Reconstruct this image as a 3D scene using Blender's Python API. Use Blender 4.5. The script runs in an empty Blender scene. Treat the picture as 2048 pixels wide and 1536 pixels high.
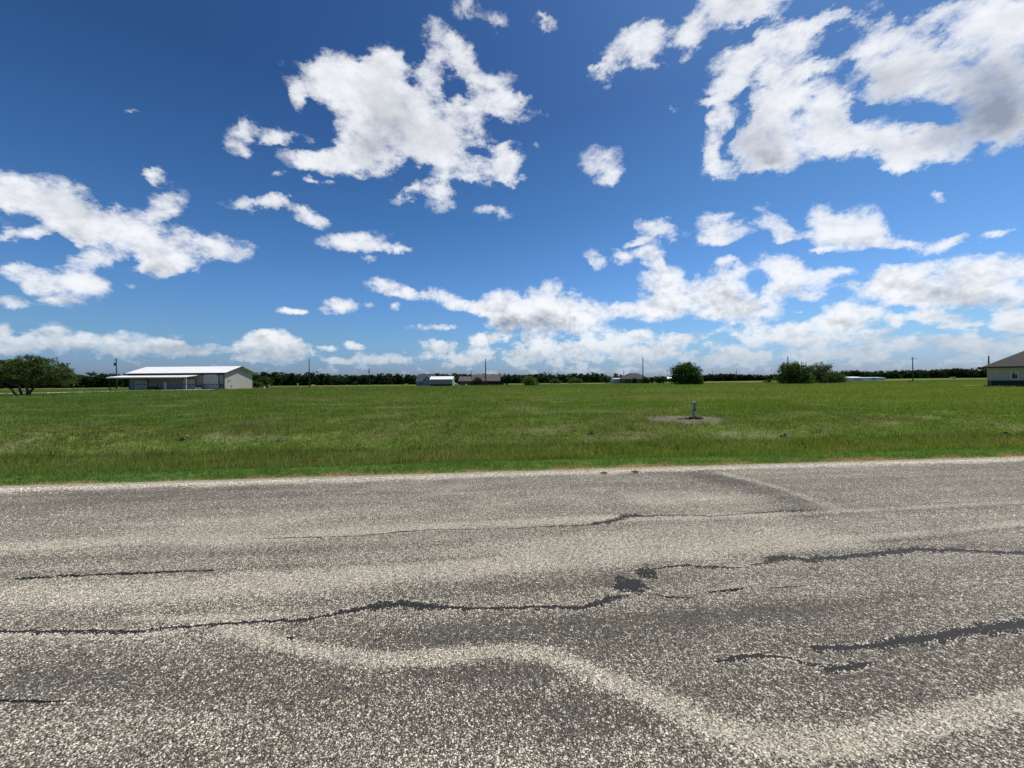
import bpy, math, random
import numpy as np
from mathutils import Vector, Matrix

R = np.random.default_rng(7)
random.seed(7)
SC = bpy.context.scene
COL = SC.collection
rad = math.radians

# ------------------------------------------------------------------ camera
F = 771.6                     # focal length in photo pixels (2048 wide)
EYE = 1.6
ROLL, PITCH = rad(0.5), rad(-0.3)
fwd = Vector((0, math.cos(PITCH), math.sin(PITCH)))
r0 = Vector((1, 0, 0)); u0 = r0.cross(fwd)
right = r0 * math.cos(ROLL) - u0 * math.sin(ROLL)
up = right.cross(fwd)
cd = bpy.data.cameras.new('camera'); cam = bpy.data.objects.new('camera', cd); COL.objects.link(cam)
cam.matrix_world = Matrix(((right.x, up.x, -fwd.x, 0), (right.y, up.y, -fwd.y, 0), (right.z, up.z, -fwd.z, EYE), (0, 0, 0, 1)))
cd.sensor_width = 36; cd.lens = F / 2048 * 36; cd.clip_start = .05; cd.clip_end = 20000
SC.camera = cam
RT, UP, FW = (np.array(v) for v in (right, up, fwd))

def ray(px, py):
    px = np.asarray(px, float); py = np.asarray(py, float)
    return FW + ((px - 1024) / F)[..., None] * RT - ((py - 768) / F)[..., None] * UP
def P(px, py, D):
    """world point seen at a photo pixel at depth D"""
    return np.array([0, 0, EYE]) + ray(px, py) * D
def G(px, py, z=0.0):
    """where the ray of a pixel meets a level plane"""
    d = ray(px, py); return np.array([0, 0, EYE]) + d * ((z - EYE) / d[..., 2])[..., None]

# ------------------------------------------------------------------ numpy noise
def vnoise(x, y, seed=0):
    x = np.asarray(x, float); y = np.asarray(y, float)
    xi = np.floor(x).astype(np.int64); yi = np.floor(y).astype(np.int64)
    fx = x - xi; fy = y - yi
    fx = fx * fx * (3 - 2 * fx); fy = fy * fy * (3 - 2 * fy)
    def h(a, b):
        n = (a * 374761393 + b * 668265263 + seed * 974634777) & 0x7fffffff
        n = ((n ^ (n >> 13)) * 1274126177) & 0x7fffffff
        return ((n ^ (n >> 16)) & 0xffff) / 65535.0
    return (h(xi, yi) * (1 - fx) + h(xi + 1, yi) * fx) * (1 - fy) + (h(xi, yi + 1) * (1 - fx) + h(xi + 1, yi + 1) * fx) * fy
def fbm(x, y, seed=0, o=4):
    s = 0; a = .5; t = 0
    for i in range(o):
        s = s + a * vnoise(x * 2 ** i, y * 2 ** i, seed + i); t += a; a *= .5
    return s / t
def sstep(a, b, x):
    t = np.clip((x - a) / (b - a), 0, 1); return t * t * (3 - 2 * t)

# ------------------------------------------------------------------ road frame and terrain
E0, E1 = G(0, 974), G(2048, 914)
T = (E1 - E0)[:2]; T /= np.linalg.norm(T); NN = np.array([-T[1], T[0]])   # along the road / away from it into the field
def st(x, y):
    dx, dy = x - E0[0], y - E0[1]
    return dx * NN[0] + dy * NN[1], dx * T[0] + dy * T[1]
S_CAM = st(0, 0)[0]
ROADW = 8.6
def H(x, y):
    x = np.asarray(x, float); y = np.asarray(y, float)
    s, t = st(x, y)
    w = (fbm(t * .12, s * .12, 3, 2) - .5)
    prof = np.interp(s + w * .6, [-1e4, -ROADW - 14, -ROADW - 3, -ROADW - .4, -ROADW + .5, -.7, -.1, .4, 1.25, 1.6, 2.3, 3.2, 4.4, 5.6, 7.2, 10, 18, 40, 1e4],
                     [.3, .3, -.35, -.05, -.12, -.12, -.025, -.03, -.09, -.17, -.40, -.40, -.18, .06, .22, .31, .38, .42, .42])
    hill = 1.25 * np.exp(-(((x - 270) / 95) ** 2 + ((y - 250) / 85) ** 2))
    und = (fbm(x * .03, y * .03, 11, 3) - .5) * .16 * sstep(8, 30, s)
    rough = (fbm(x * .9, y * .9, 5, 3) - .5) * .10 * sstep(1.4, 3, s) * (1 - sstep(14, 40, s))
    clod = np.maximum(fbm(x * 1.5, y * 1.5, 21, 3) - .56, 0) * .5 * sstep(4.2, 5.0, s) * (1 - sstep(6.6, 8.2, s))
    return prof + hill + und + rough + clod
def h1(x, y): return float(H(x, y))

# ------------------------------------------------------------------ materials
def new_mat(name):
    m = bpy.data.materials.new(name); m.use_nodes = True
    nt = m.node_tree; nt.nodes.clear()
    out = nt.nodes.new('ShaderNodeOutputMaterial')
    return m, nt, out
def nd(nt, kind, **kw):
    n = nt.nodes.new(kind)
    for k, v in kw.items(): setattr(n, k, v)
    return n
def mth(nt, op, a, b=None, c=None, clamp=False):
    n = nt.nodes.new('ShaderNodeMath'); n.operation = op; n.use_clamp = clamp
    for i, v in enumerate((a, b, c)):
        if v is None: continue
        if hasattr(v, 'node'): nt.links.new(v, n.inputs[i])
        else: n.inputs[i].default_value = v
    return n.outputs[0]
def mixc(nt, f, a, b, blend='MIX'):
    n = nt.nodes.new('ShaderNodeMix'); n.data_type = 'RGBA'; n.blend_type = blend
    for i, v in ((0, f), (6, a), (7, b)):
        if hasattr(v, 'node'): nt.links.new(v, n.inputs[i])
        elif i == 0: n.inputs[0].default_value = v
        else: n.inputs[i].default_value = (*v[:3], 1)
    return n.outputs[2]
def maprange(nt, v, a, b, c=0., d=1., smooth=True):
    n = nt.nodes.new('ShaderNodeMapRange'); n.interpolation_type = 'SMOOTHSTEP' if smooth else 'LINEAR'
    nt.links.new(v, n.inputs[0])
    for i, x in enumerate((a, b, c, d)): n.inputs[1 + i].default_value = x
    return n.outputs[0]
def noise(nt, vec, scale, detail=4, rough=.55, dims='3D'):
    n = nt.nodes.new('ShaderNodeTexNoise'); n.noise_dimensions = dims
    n.inputs['Scale'].default_value = scale; n.inputs['Detail'].default_value = detail; n.inputs['Roughness'].default_value = rough
    if vec is not None: nt.links.new(vec, n.inputs['Vector'])
    return n.outputs
def mat(name, col, rough=.6, var=.18, scale=3., bump=0., metal=0., stripe=None, stretch=(1, 1, 1)):
    """a painted / weathered surface: base colour, blotches of wear, optional ribs along one axis"""
    m, nt, out = new_mat(name)
    b = nd(nt, 'ShaderNodeBsdfPrincipled'); nt.links.new(b.outputs[0], out.inputs[0])
    tc = nd(nt, 'ShaderNodeTexCoord'); mp = nd(nt, 'ShaderNodeMapping'); nt.links.new(tc.outputs['Object'], mp.inputs[0]); mp.inputs['Scale'].default_value = stretch
    n = noise(nt, mp.outputs[0], scale, 6, .6)[0]
    dark = tuple(c * (1 - var) for c in col); lite = tuple(min(1, c * (1 + var)) for c in col)
    c = mixc(nt, maprange(nt, n, .3, .7), dark, lite)
    nt.links.new(c, b.inputs['Base Color']); b.inputs['Roughness'].default_value = rough; b.inputs['Metallic'].default_value = metal
    h = None
    if stripe:
        axis, per, amt = stripe
        sx = nd(nt, 'ShaderNodeSeparateXYZ'); nt.links.new(tc.outputs['Object'], sx.inputs[0])
        w = mth(nt, 'PINGPONG', mth(nt, 'MULTIPLY', sx.outputs['XYZ'.index(axis)], 1.0), per / 2)
        h = maprange(nt, w, 0, per * .12, 0, amt)
    if bump:
        hb = mth(nt, 'MULTIPLY', n, bump)
        h = hb if h is None else mth(nt, 'ADD', h, hb)
    if h is not None:
        bp = nd(nt, 'ShaderNodeBump'); bp.inputs['Strength'].default_value = 1; bp.inputs['Distance'].default_value = 1
        nt.links.new(h, bp.inputs['Height']); nt.links.new(bp.outputs[0], b.inputs['Normal'])
    return m
def leaf_mat(name, trans=.3, gloss=.04):
    """plants: per-leaf colour from the attribute, with light passing through"""
    m, nt, out = new_mat(name)
    at = nd(nt, 'ShaderNodeAttribute', attribute_name='tint')
    d = nd(nt, 'ShaderNodeBsdfDiffuse'); t = nd(nt, 'ShaderNodeBsdfTranslucent'); mx = nd(nt, 'ShaderNodeMixShader')
    nt.links.new(at.outputs[0], d.inputs[0])
    tcol = mixc(nt, 1., at.outputs[0], (1.15, 1.2, .7), 'MULTIPLY'); nt.links.new(tcol, t.inputs[0])
    mx.inputs[0].default_value = trans
    nt.links.new(d.outputs[0], mx.inputs[1]); nt.links.new(t.outputs[0], mx.inputs[2])
    nt.links.new(mx.outputs[0], out.inputs[0])
    return m

M = dict(
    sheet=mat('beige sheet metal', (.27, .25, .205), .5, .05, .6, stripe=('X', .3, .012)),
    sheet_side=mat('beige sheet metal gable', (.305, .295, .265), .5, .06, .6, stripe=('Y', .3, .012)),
    roof_white=mat('white roof metal', (.86, .85, .81), .4, .03, .5, stripe=('X', .45, .02)),
    trim_dark=mat('dark brown trim', (.028, .022, .02), .5, .2, 2),
    door_grey=mat('pale sectional door', (.42, .43, .42), .45, .05, 1, stripe=('Z', .53, .01)),
    white=mat('white paint', (.74, .74, .72), .5, .06, 2),
    pane=mat('dark glass', (.012, .016, .022), .08, .1, 1),
    bark=mat('grey brown bark', (.075, .058, .045), .9, .4, 9, bump=.02),
    pole=mat('weathered pole wood', (.060, .050, .042), .9, .3, 5, bump=.01, stretch=(4, 4, .6)),
    iron=mat('grey metal', (.16, .17, .18), .45, .1, 4),
    black=mat('black enamel', (.012, .012, .013), .35, .2, 5),
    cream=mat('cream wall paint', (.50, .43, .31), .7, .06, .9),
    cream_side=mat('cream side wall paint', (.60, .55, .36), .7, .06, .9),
    shingle=mat('brown shingles', (.022, .018, .0175), .9, .3, 14, bump=.015, stretch=(1, 1, 2)),
    shingle_tan=mat('tan brown shingles', (.085, .064, .056), .9, .2, 8, bump=.015),
    slate=mat('slate blue shingles', (.030, .040, .060), .85, .25, 6, bump=.01),
    skirt=mat('dark green skirting', (.014, .030, .016), .7, .25, 2, stripe=('X', .4, .02)),
    brick=mat('brown brick', (.15, .105, .075), .85, .25, 8),
    fence=mat('dark stained boards', (.014, .013, .016), .8, .35, 4, stripe=('X', .15, .01), stretch=(5, 1, .5)),
    blue=mat('blue grey clapboard', (.13, .20, .27), .7, .1, 2, stripe=('Z', .2, .008)),
    shed_grey=mat('olive grey metal', (.22, .235, .215), .5, .06, 1, stripe=('X', .25, .012)),
    shed_white=mat('white shed metal', (.60, .63, .66), .45, .06, .5, stripe=('X', .4, .012)),
    shed_blue=mat('pale blue grey metal', (.36, .42, .46), .5, .08, .6, stripe=('X', .4, .012)),
    concrete=mat('concrete', (.58, .56, .51), .85, .08, .7),
    wood=mat('raw brown wood', (.16, .12, .09), .8, .25, 4),
    plastic=mat('white plastic', (.78, .78, .76), .4, .05, 2),
    dirt=mat('dug soil', (.070, .048, .030), .95, .35, 14, bump=.03),
    tar=mat('crack tar', (.017, .0165, .016), .8, .25, 25, bump=.002),
    gap=mat('open crack', (.010, .009, .009), .95, .3, 30),
    leaf=leaf_mat('foliage'), grass=leaf_mat('grass blades', .45),
)

for k_ in ('tar', 'gap'):
    for n_ in M[k_].node_tree.nodes:
        if n_.type == 'BSDF_PRINCIPLED': n_.inputs['Specular IOR Level'].default_value = .22

# ------------------------------------------------------------------ mesh helpers
def link(name, me, parent=None, loc=(0, 0, 0)):
    o = bpy.data.objects.new(name, me); COL.objects.link(o); o.location = loc
    if parent is not None: o.parent = parent
    return o
class MB:
    def __init__(s): s.v = []; s.f = []
    def poly(s, pts): 
        n = len(s.v); s.v += [tuple(map(float, p)) for p in pts]; s.f.append(tuple(range(n, n + len(pts)))); return s
    def box(s, x0, x1, y0, y1, z0, z1):
        x0, x1 = min(x0, x1), max(x0, x1); y0, y1 = min(y0, y1), max(y0, y1); z0, z1 = min(z0, z1), max(z0, z1)
        n = len(s.v); s.v += [(x, y, z) for z in (z0, z1) for y in (y0, y1) for x in (x0, x1)]
        s.f += [tuple(n + i for i in q) for q in ((0, 2, 3, 1), (4, 5, 7, 6), (0, 1, 5, 4), (1, 3, 7, 5), (3, 2, 6, 7), (2, 0, 4, 6))]; return s
    def prism(s, prof, axis, a, b):
        """extrude a 2-D outline: axis 'x' takes (y,z) outlines, axis 'y' takes (x,z)"""
        n = len(s.v); k = len(prof)
        for c in (a, b): s.v += [(c, p[0], p[1]) if axis == 'x' else (p[0], c, p[1]) for p in prof]
        s.f.append(tuple(range(n, n + k))); s.f.append(tuple(range(n + 2 * k - 1, n + k - 1, -1)))
        s.f += [(n + i, n + k + i, n + k + (i + 1) % k, n + (i + 1) % k) for i in range(k)]; return s
    def tube(s, pts, rads, k=7):
        pts = [Vector(p) for p in pts]; n = len(s.v)
        for i, p in enumerate(pts):
            d = (pts[min(i + 1, len(pts) - 1)] - pts[max(i - 1, 0)]).normalized()
            a = d.orthogonal().normalized(); 
            if abs(d.z) > .5: a = (Vector((1, 0, 0)) - d * d.x).normalized()
            b = d.cross(a)
            s.v += [tuple(p + (a * math.cos(2 * math.pi * j / k) + b * math.sin(2 * math.pi * j / k)) * rads[i]) for j in range(k)]
        for i in range(len(pts) - 1):
            s.f += [(n + i * k + j, n + i * k + (j + 1) % k, n + (i + 1) * k + (j + 1) % k, n + (i + 1) * k + j) for j in range(k)]
        s.f.append(tuple(n + j for j in range(k))[::-1]); s.f.append(tuple(n + (len(pts) - 1) * k + j for j in range(k))); return s
    def mesh(s, name, m, smooth=False, bevel=0):
        me = bpy.data.meshes.new(name); me.from_pydata(s.v, [], s.f); me.materials.append(m)
        import bmesh
        bm = bmesh.new(); bm.from_mesh(me); bmesh.ops.recalc_face_normals(bm, faces=bm.faces)
        if bevel: bmesh.ops.bevel(bm, geom=list(bm.edges), offset=bevel, segments=2, affect='EDGES')
        bm.to_mesh(me); bm.free()
        if smooth: me.polygons.foreach_set('use_smooth', [True] * len(me.polygons))
        return me
    def build(s, name, m, parent=None, loc=(0, 0, 0), **kw): return link(name, s.mesh(name, m, **kw), parent, loc)
def np_mesh(name, verts, faces, m, tint=None, smooth=False, attrs=None):
    """faces: list of (n,k) index arrays"""
    me = bpy.data.meshes.new(name); me.vertices.add(len(verts)); me.vertices.foreach_set('co', np.ascontiguousarray(verts, np.float32).ravel())
    nl = sum(f.size for f in faces); npoly = sum(len(f) for f in faces)
    me.loops.add(nl); me.polygons.add(npoly)
    me.loops.foreach_set('vertex_index', np.concatenate([f.ravel() for f in faces]).astype(np.int32))
    tot = np.concatenate([np.full(len(f), f.shape[1], np.int32) for f in faces]); start = np.concatenate([[0], np.cumsum(tot)[:-1]]).astype(np.int32)
    me.polygons.foreach_set('loop_start', start)
    try: me.polygons.foreach_set('loop_total', tot)
    except Exception: pass
    if smooth: me.polygons.foreach_set('use_smooth', np.ones(npoly, bool))
    me.update(calc_edges=True); me.materials.append(m)
    if tint is not None:
        a = me.color_attributes.new('tint', 'FLOAT_COLOR', 'POINT')
        a.data.foreach_set('color', np.ascontiguousarray(np.c_[tint, np.ones(len(tint))], np.float32).ravel())
    for k, v in (attrs or {}).items():
        a = me.attributes.new(k, 'FLOAT', 'POINT'); a.data.foreach_set('value', np.ascontiguousarray(v, np.float32))
    return me
def grid_faces(nx, ny):
    i = np.arange(nx * ny).reshape(ny, nx)
    return np.stack([i[:-1, :-1], i[:-1, 1:], i[1:, 1:], i[1:, :-1]], -1).reshape(-1, 4)
def tag(o, label, cat=None, group=None, kind=None):
    o['label'] = label
    if cat: o['category'] = cat
    if group: o['group'] = group
    if kind: o['kind'] = kind
    return o
def thing(name, label, cat, loc, group=None):
    o = bpy.data.objects.new(name, None); COL.objects.link(o); o.location = loc; o.empty_display_size = .3
    return tag(o, label, cat, group)

# ------------------------------------------------------------------ colours of the sward (albedo)
def lerp(a, b, f): return a + (b - a) * f[..., None]
C = {k: np.array(v) for k, v in dict(mid=(.150, .208, .038), olive=(.190, .208, .058), lush=(.118, .198, .048), deep=(.104, .172, .030),
     bright=(.150, .215, .024), tan=(.38, .30, .16), brown=(.165, .145, .060), pale=(.26, .27, .14)).items()}
def sward(x, y):
    s, t = st(x, y)
    a = fbm(t * .07, s * .16, 31, 4); b = fbm(t * .22, s * .5, 41, 4); c = fbm(x * .016, y * .03, 51, 3); d = fbm(t * .5, s * 1.1, 61, 3)
    col = lerp(np.broadcast_to(C['mid'], (*a.shape, 3)), C['olive'], sstep(.45, .62, a))
    col = lerp(col, C['lush'], sstep(.50, .64, b) * .8)
    col = lerp(col, C['deep'], sstep(.47, .62, c) * .75)
    col = lerp(col, C['pale'], sstep(.54, .70, d) * .5)
    far = sstep(40, 130, s)
    col = lerp(col, np.array((.130, .150, .056)), far * .4)
    rt = sstep(0, 25, x - .2 * y) * sstep(4, 9, s) * (1 - sstep(60, 120, s))
    col = lerp(col, C['bright'], rt * .3)
    # rough bank beyond the ditch
    bank = sstep(3.6, 4.8, s) * (1 - sstep(7.4, 9.5, s))
    col = lerp(col, C['brown'], bank * sstep(.42, .70, b) * .5)
    # ditch with taller grass
    dit = sstep(1.35, 1.6, s) * (1 - sstep(3.4, 4.4, s))
    dc = lerp(np.broadcast_to(C['olive'] * .95, (*a.shape, 3)), C['bright'] * .9, sstep(.4, .6, a) * sstep(-4, 12, x)); dc = lerp(dc, C['mid'], sstep(.45, .65, b) * .6)
    col = lerp(col, dc, dit)
    # mown verge, dry edge
    ver = (1 - sstep(1.25, 1.5, s + (d - .5) * .3)); col = lerp(col, C['lush'] * 1.08, ver)
    dry = 1 - sstep(.16, .38, s + (fbm(t * 1.6, s * 1.6, 67, 3) - .5) * .8); col = lerp(col, C['tan'], dry)
    return col

# ------------------------------------------------------------------ ground: one sheet to the horizon
def graded(lo, hi, step, far, g=1.12):
    a = list(np.arange(lo, hi + 1e-6, step)); d = step
    while a[-1] < far: d *= g; a.append(a[-1] + d)
    d = step
    while a[0] > -far: d *= g; a.insert(0, a[0] - d)
    return np.array(a)
def ground():
    xs = graded(-34, 38, .22, 5000); ys = graded(-4, 24, .16, 5000, 1.07)
    X, Y = np.meshgrid(xs, ys); Z = H(X, Y)
    v = np.c_[X.ravel(), Y.ravel(), Z.ravel()]
    col = sward(X.ravel(), Y.ravel())
    m, nt, out = new_mat('turf soil')
    b = nd(nt, 'ShaderNodeBsdfDiffuse'); nt.links.new(b.outputs[0], out.inputs[0])
    at = nd(nt, 'ShaderNodeAttribute', attribute_name='tint'); tc = nd(nt, 'ShaderNodeTexCoord')
    n1 = noise(nt, tc.outputs['Object'], 7., 6, .7)[0]
    mp = nd(nt, 'ShaderNodeMapping'); nt.links.new(tc.outputs['Object'], mp.inputs[0]); mp.inputs['Scale'].default_value = (.35, 1., 1.)
    n2 = noise(nt, mp.outputs[0], .35, 5, .65)[0]
    k = mth(nt, 'ADD', maprange(nt, n1, .3, .7, .62, 1.1), maprange(nt, n2, .35, .65, -.14, .16))
    cc = nd(nt, 'ShaderNodeCombineColor'); [nt.links.new(k, cc.inputs[i]) for i in range(3)]
    nt.links.new(mixc(nt, 1., at.outputs[0], cc.outputs[0], 'MULTIPLY'), b.inputs[0])
    bp = nd(nt, 'ShaderNodeBump'); bp.inputs['Distance'].default_value = .12; bp.inputs['Strength'].default_value = .7
    nt.links.new(n1, bp.inputs['Height']); nt.links.new(bp.outputs[0], b.inputs['Normal'])
    o = link('ground', np_mesh('ground', v, [grid_faces(len(xs), len(ys))], m, col, True))
    tag(o, 'broad flat green pasture running to the horizon', kind='structure')
ground()

# ------------------------------------------------------------------ road
def pl(*p): return G(np.array([q[0] for q in p], float), np.array([q[1] for q in p], float))[:, :2]
def dist_pl(x, y, pts):
    d = np.full(x.shape, 1e9)
    for a, b in zip(pts[:-1], pts[1:]):
        ab = b - a; L = max(ab @ ab, 1e-9)
        t = np.clip(((x - a[0]) * ab[0] + (y - a[1]) * ab[1]) / L, 0, 1)
        d = np.minimum(d, np.hypot(x - a[0] - t * ab[0], y - a[1] - t * ab[1]))
    return d
BANDS = [  # pale bands of bare stone: photo polyline, half width m, strength
    (pl((430, 1240), (480, 1262), (560, 1287), (640, 1305), (760, 1320), (900, 1312), (1020, 1300), (1110, 1312), (1180, 1345), (1260, 1378), (1340, 1412), (1420, 1450), (1500, 1476), (1600, 1490), (1720, 1480), (1820, 1455), (1900, 1435), (1980, 1415), (2080, 1396)), .058, 1.25),
    (pl((-80, 1100), (0, 1095), (250, 1082), (550, 1076), (800, 1056), (1000, 1048), (1230, 1036)), .11, .75),
    (pl((1230, 1040), (1420, 1035), (1700, 1022), (2100, 1000)), .05, .6),
    (pl((-80, 1208), (0, 1200), (250, 1185), (550, 1165), (900, 1140), (1200, 1112), (1500, 1092), (1700, 1080)), .17, .62),
    (pl((-60, 1274), (0, 1272), (130, 1272), (270, 1270), (360, 1262)), .03, .7),
    (pl((1640, 1082), (1850, 1064), (2080, 1044)), .06, .5),
    (pl((300, 1055), (700, 1030), (1100, 1005), (1500, 990)), .3, .28),
    (pl((900, 985), (1200, 985), (1500, 1005)), .45, .3),
    (pl((1440, 945), (1560, 975), (1680, 1018)), .09, .45),
    (pl((250, 1235), (450, 1237), (600, 1225)), .03, .55),
    (pl((1050, 1100), (1350, 1080), (1600, 1075)), .25, .3),
]
DARKS = [
    (pl((1400, 948), (1490, 972), (1590, 1018)), .34, .55), (pl((1250, 948), (1420, 952)), .22, .35), (pl((1600, 1022), (1500, 1025)), .10, .4),
    (pl((0, 1120), (300, 1112), (600, 1100), (900, 1085), (1150, 1066)), .11, .3), (pl((0, 1226), (350, 1218), (700, 1196), (1000, 1178), (1250, 1160)), .10, .4),
    (pl((0, 1150), (250, 1146), (450, 1140), (800, 1125), (1200, 1100), (1340, 1092)), .05, .5), (pl((560, 1250), (900, 1262), (1150, 1255), (1500, 1225), (1900, 1180)), .14, .3),
    (pl((0, 1390), (400, 1385), (800, 1395), (1050, 1380)), .13, .35), (pl((1650, 1075), (1500, 1095), (1850, 1078), (2060, 1052)), .05, .5),
    (pl((1560, 1110), (1700, 1105), (1850, 1095), (2060, 1098)), .08, .4), (pl((1700, 1300), (2060, 1290)), .10, .25), (pl((1150, 1420), (1400, 1520)), .16, .3),
    (pl((0, 1000), (300, 990), (700, 975)), .2, .25), (pl((700, 1310), (900, 1345), (1100, 1345)), .07, .3),
]
def pale(x, y):
    s, t = st(x, y)
    n = fbm(t * .5, s * 1.6, 71, 4); n2 = fbm(t * 3., s * 6, 75, 3); n3 = fbm(t * .12, s * .7, 78, 3)
    n4 = fbm(t * .22, s * 6.5, 83, 4)
    p = .47 + (n4 - .5) * .5 + (n - .5) * .5 + (n2 - .5) * .28 + (n3 - .5) * .3
    wob = (fbm(x * 2.2, y * 2.2, 81, 3) - .5) * .10
    for pts, w, k in BANDS:
        d = dist_pl(x, y, pts) + wob * w / .12
        p = p + k * np.exp(-(np.maximum(d, 0) / w) ** 3) * (.75 + .5 * n2)
    for pts, w, k in DARKS:
        d = dist_pl(x, y, pts) + wob * w / .12
        p = p - .62 * k * np.exp(-(d / w) ** 2)
    e = s + (n2 - .5) * .25
    p = p + .95 * sstep(-.42, -.22, e)
    p = p + .12 * np.exp(-((s + 3.1) / 1.2) ** 2)
    return np.clip(p, 0, 1.2)
def road():
    ss = np.arange(-ROADW, .121, .035)
    ts = graded(0, 28, .05, 260, 1.08); ts = ts[(ts > -200)]
    TT, SS = np.meshgrid(ts, ss)
    SSj = SS + np.where(SS > .05, (fbm(TT * 3, TT * 0, 91, 3) - .5) * .3, 0)
    X = E0[0] + TT * T[0] + SSj * NN[0]; Y = E0[1] + TT * T[1] + SSj * NN[1]
    Z = np.where(SS > .06, -.05, np.where(SS < -ROADW + .04, -.06, 0.0))
    pv = pale(X.ravel(), Y.ravel())
    m, nt, out = new_mat('worn chip seal')
    b = nd(nt, 'ShaderNodeBsdfPrincipled'); nt.links.new(b.outputs[0], out.inputs[0])
    tc = nd(nt, 'ShaderNodeTexCoord'); at = nd(nt, 'ShaderNodeAttribute', attribute_name='pale')
    nw = noise(nt, tc.outputs['Object'], 60, 2, .5, '2D')
    vm = nd(nt, 'ShaderNodeVectorMath', operation='MULTIPLY_ADD'); nt.links.new(nw[1], vm.inputs[0]); vm.inputs[1].default_value = (.008, .008, 0); nt.links.new(tc.outputs['Object'], vm.inputs[2])
    v1 = nd(nt, 'ShaderNodeTexVoronoi', voronoi_dimensions='2D'); v1.inputs['Scale'].default_value = 98; nt.links.new(vm.outputs[0], v1.inputs['Vector'])
    v2 = nd(nt, 'ShaderNodeTexVoronoi', voronoi_dimensions='2D'); v2.inputs['Scale'].default_value = 185; nt.links.new(vm.outputs[0], v2.inputs['Vector'])
    sp = nd(nt, 'ShaderNodeSeparateColor'); nt.links.new(v1.outputs['Color'], sp.inputs[0])
    sp2 = nd(nt, 'ShaderNodeSeparateColor'); nt.links.new(v2.outputs['Color'], sp2.inputs[0])
    big = mth(nt, 'LESS_THAN', sp.outputs[0], mth(nt, 'ADD', mth(nt, 'MULTIPLY_ADD', at.outputs['Fac'], .72, .0), maprange(nt, noise(nt, tc.outputs['Object'], 21., 4, .75, '2D')[0], .33, .67, -.22, .22)))
    small = mth(nt, 'LESS_THAN', sp2.outputs[0], mth(nt, 'MULTIPLY_ADD', at.outputs['Fac'], .55, .05))
    prof1 = maprange(nt, v1.outputs['Distance'], .30, .58, 1, 0); prof2 = maprange(nt, v2.outputs['Distance'], .25, .55, 1, 0)
    m1 = mth(nt, 'MULTIPLY', big, prof1); m2 = mth(nt, 'MULTIPLY', small, prof2)
    mask = mth(nt, 'MAXIMUM', m1, m2)
    stone = mixc(nt, sp.outputs[1], (.36, .312, .235), (.87, .79, .63))
    stone = mixc(nt, mth(nt, 'MULTIPLY', mth(nt, 'GREATER_THAN', sp.outputs[2], .92), .5), stone, (.42, .32, .22))
    binder = mixc(nt, sp2.outputs[1], (.046, .041, .034), (.190, .168, .132))
    binder = mixc(nt, maprange(nt, v2.outputs['Distance'],   .25, .6, 0, .5), binder, (.014, .013, .013))
    mid = noise(nt, tc.outputs['Object'], 34., 4, .75, '2D')[0]
    grime = noise(nt, tc.outputs['Object'], 1.6, 5, .6)[0]
    stone = mixc(nt, maprange(nt, grime, .35, .7, 0, .45), stone, (.36, .325, .26))
    cm = mixc(nt, mask, binder, stone); kk = nd(nt, 'ShaderNodeCombineColor'); kv = maprange(nt, mid, .32, .68, .6, 1.25); [nt.links.new(kv, kk.inputs[i]) for i in range(3)]
    nt.links.new(mixc(nt, 1., cm, kk.outputs[0], 'MULTIPLY'), b.inputs['Base Color'])
    b.inputs['Roughness'].default_value = .9; b.inputs['Specular IOR Level'].default_value = .25
    hgt = mth(nt, 'ADD', mth(nt, 'MULTIPLY', prof1, maprange(nt, sp.outputs[0], 0, 1, .006, .0022, False)), mth(nt, 'MULTIPLY', m2, .002))
    bp = nd(nt, 'ShaderNodeBump'); bp.inputs['Distance'].default_value = 1.; bp.inputs['Strength'].default_value = .9
    nt.links.new(hgt, bp.inputs['Height']); nt.links.new(bp.outputs[0], b.inputs['Normal'])
    o = link('road', np_mesh('road', np.c_[X.ravel(), Y.ravel(), Z.ravel()], [grid_faces(len(ts), len(ss))], m, smooth=True, attrs={'pale': pv}))
    tag(o, 'worn pale grey chip seal road with black crack sealing', kind='structure')
    return o
ROAD = road()

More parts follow.
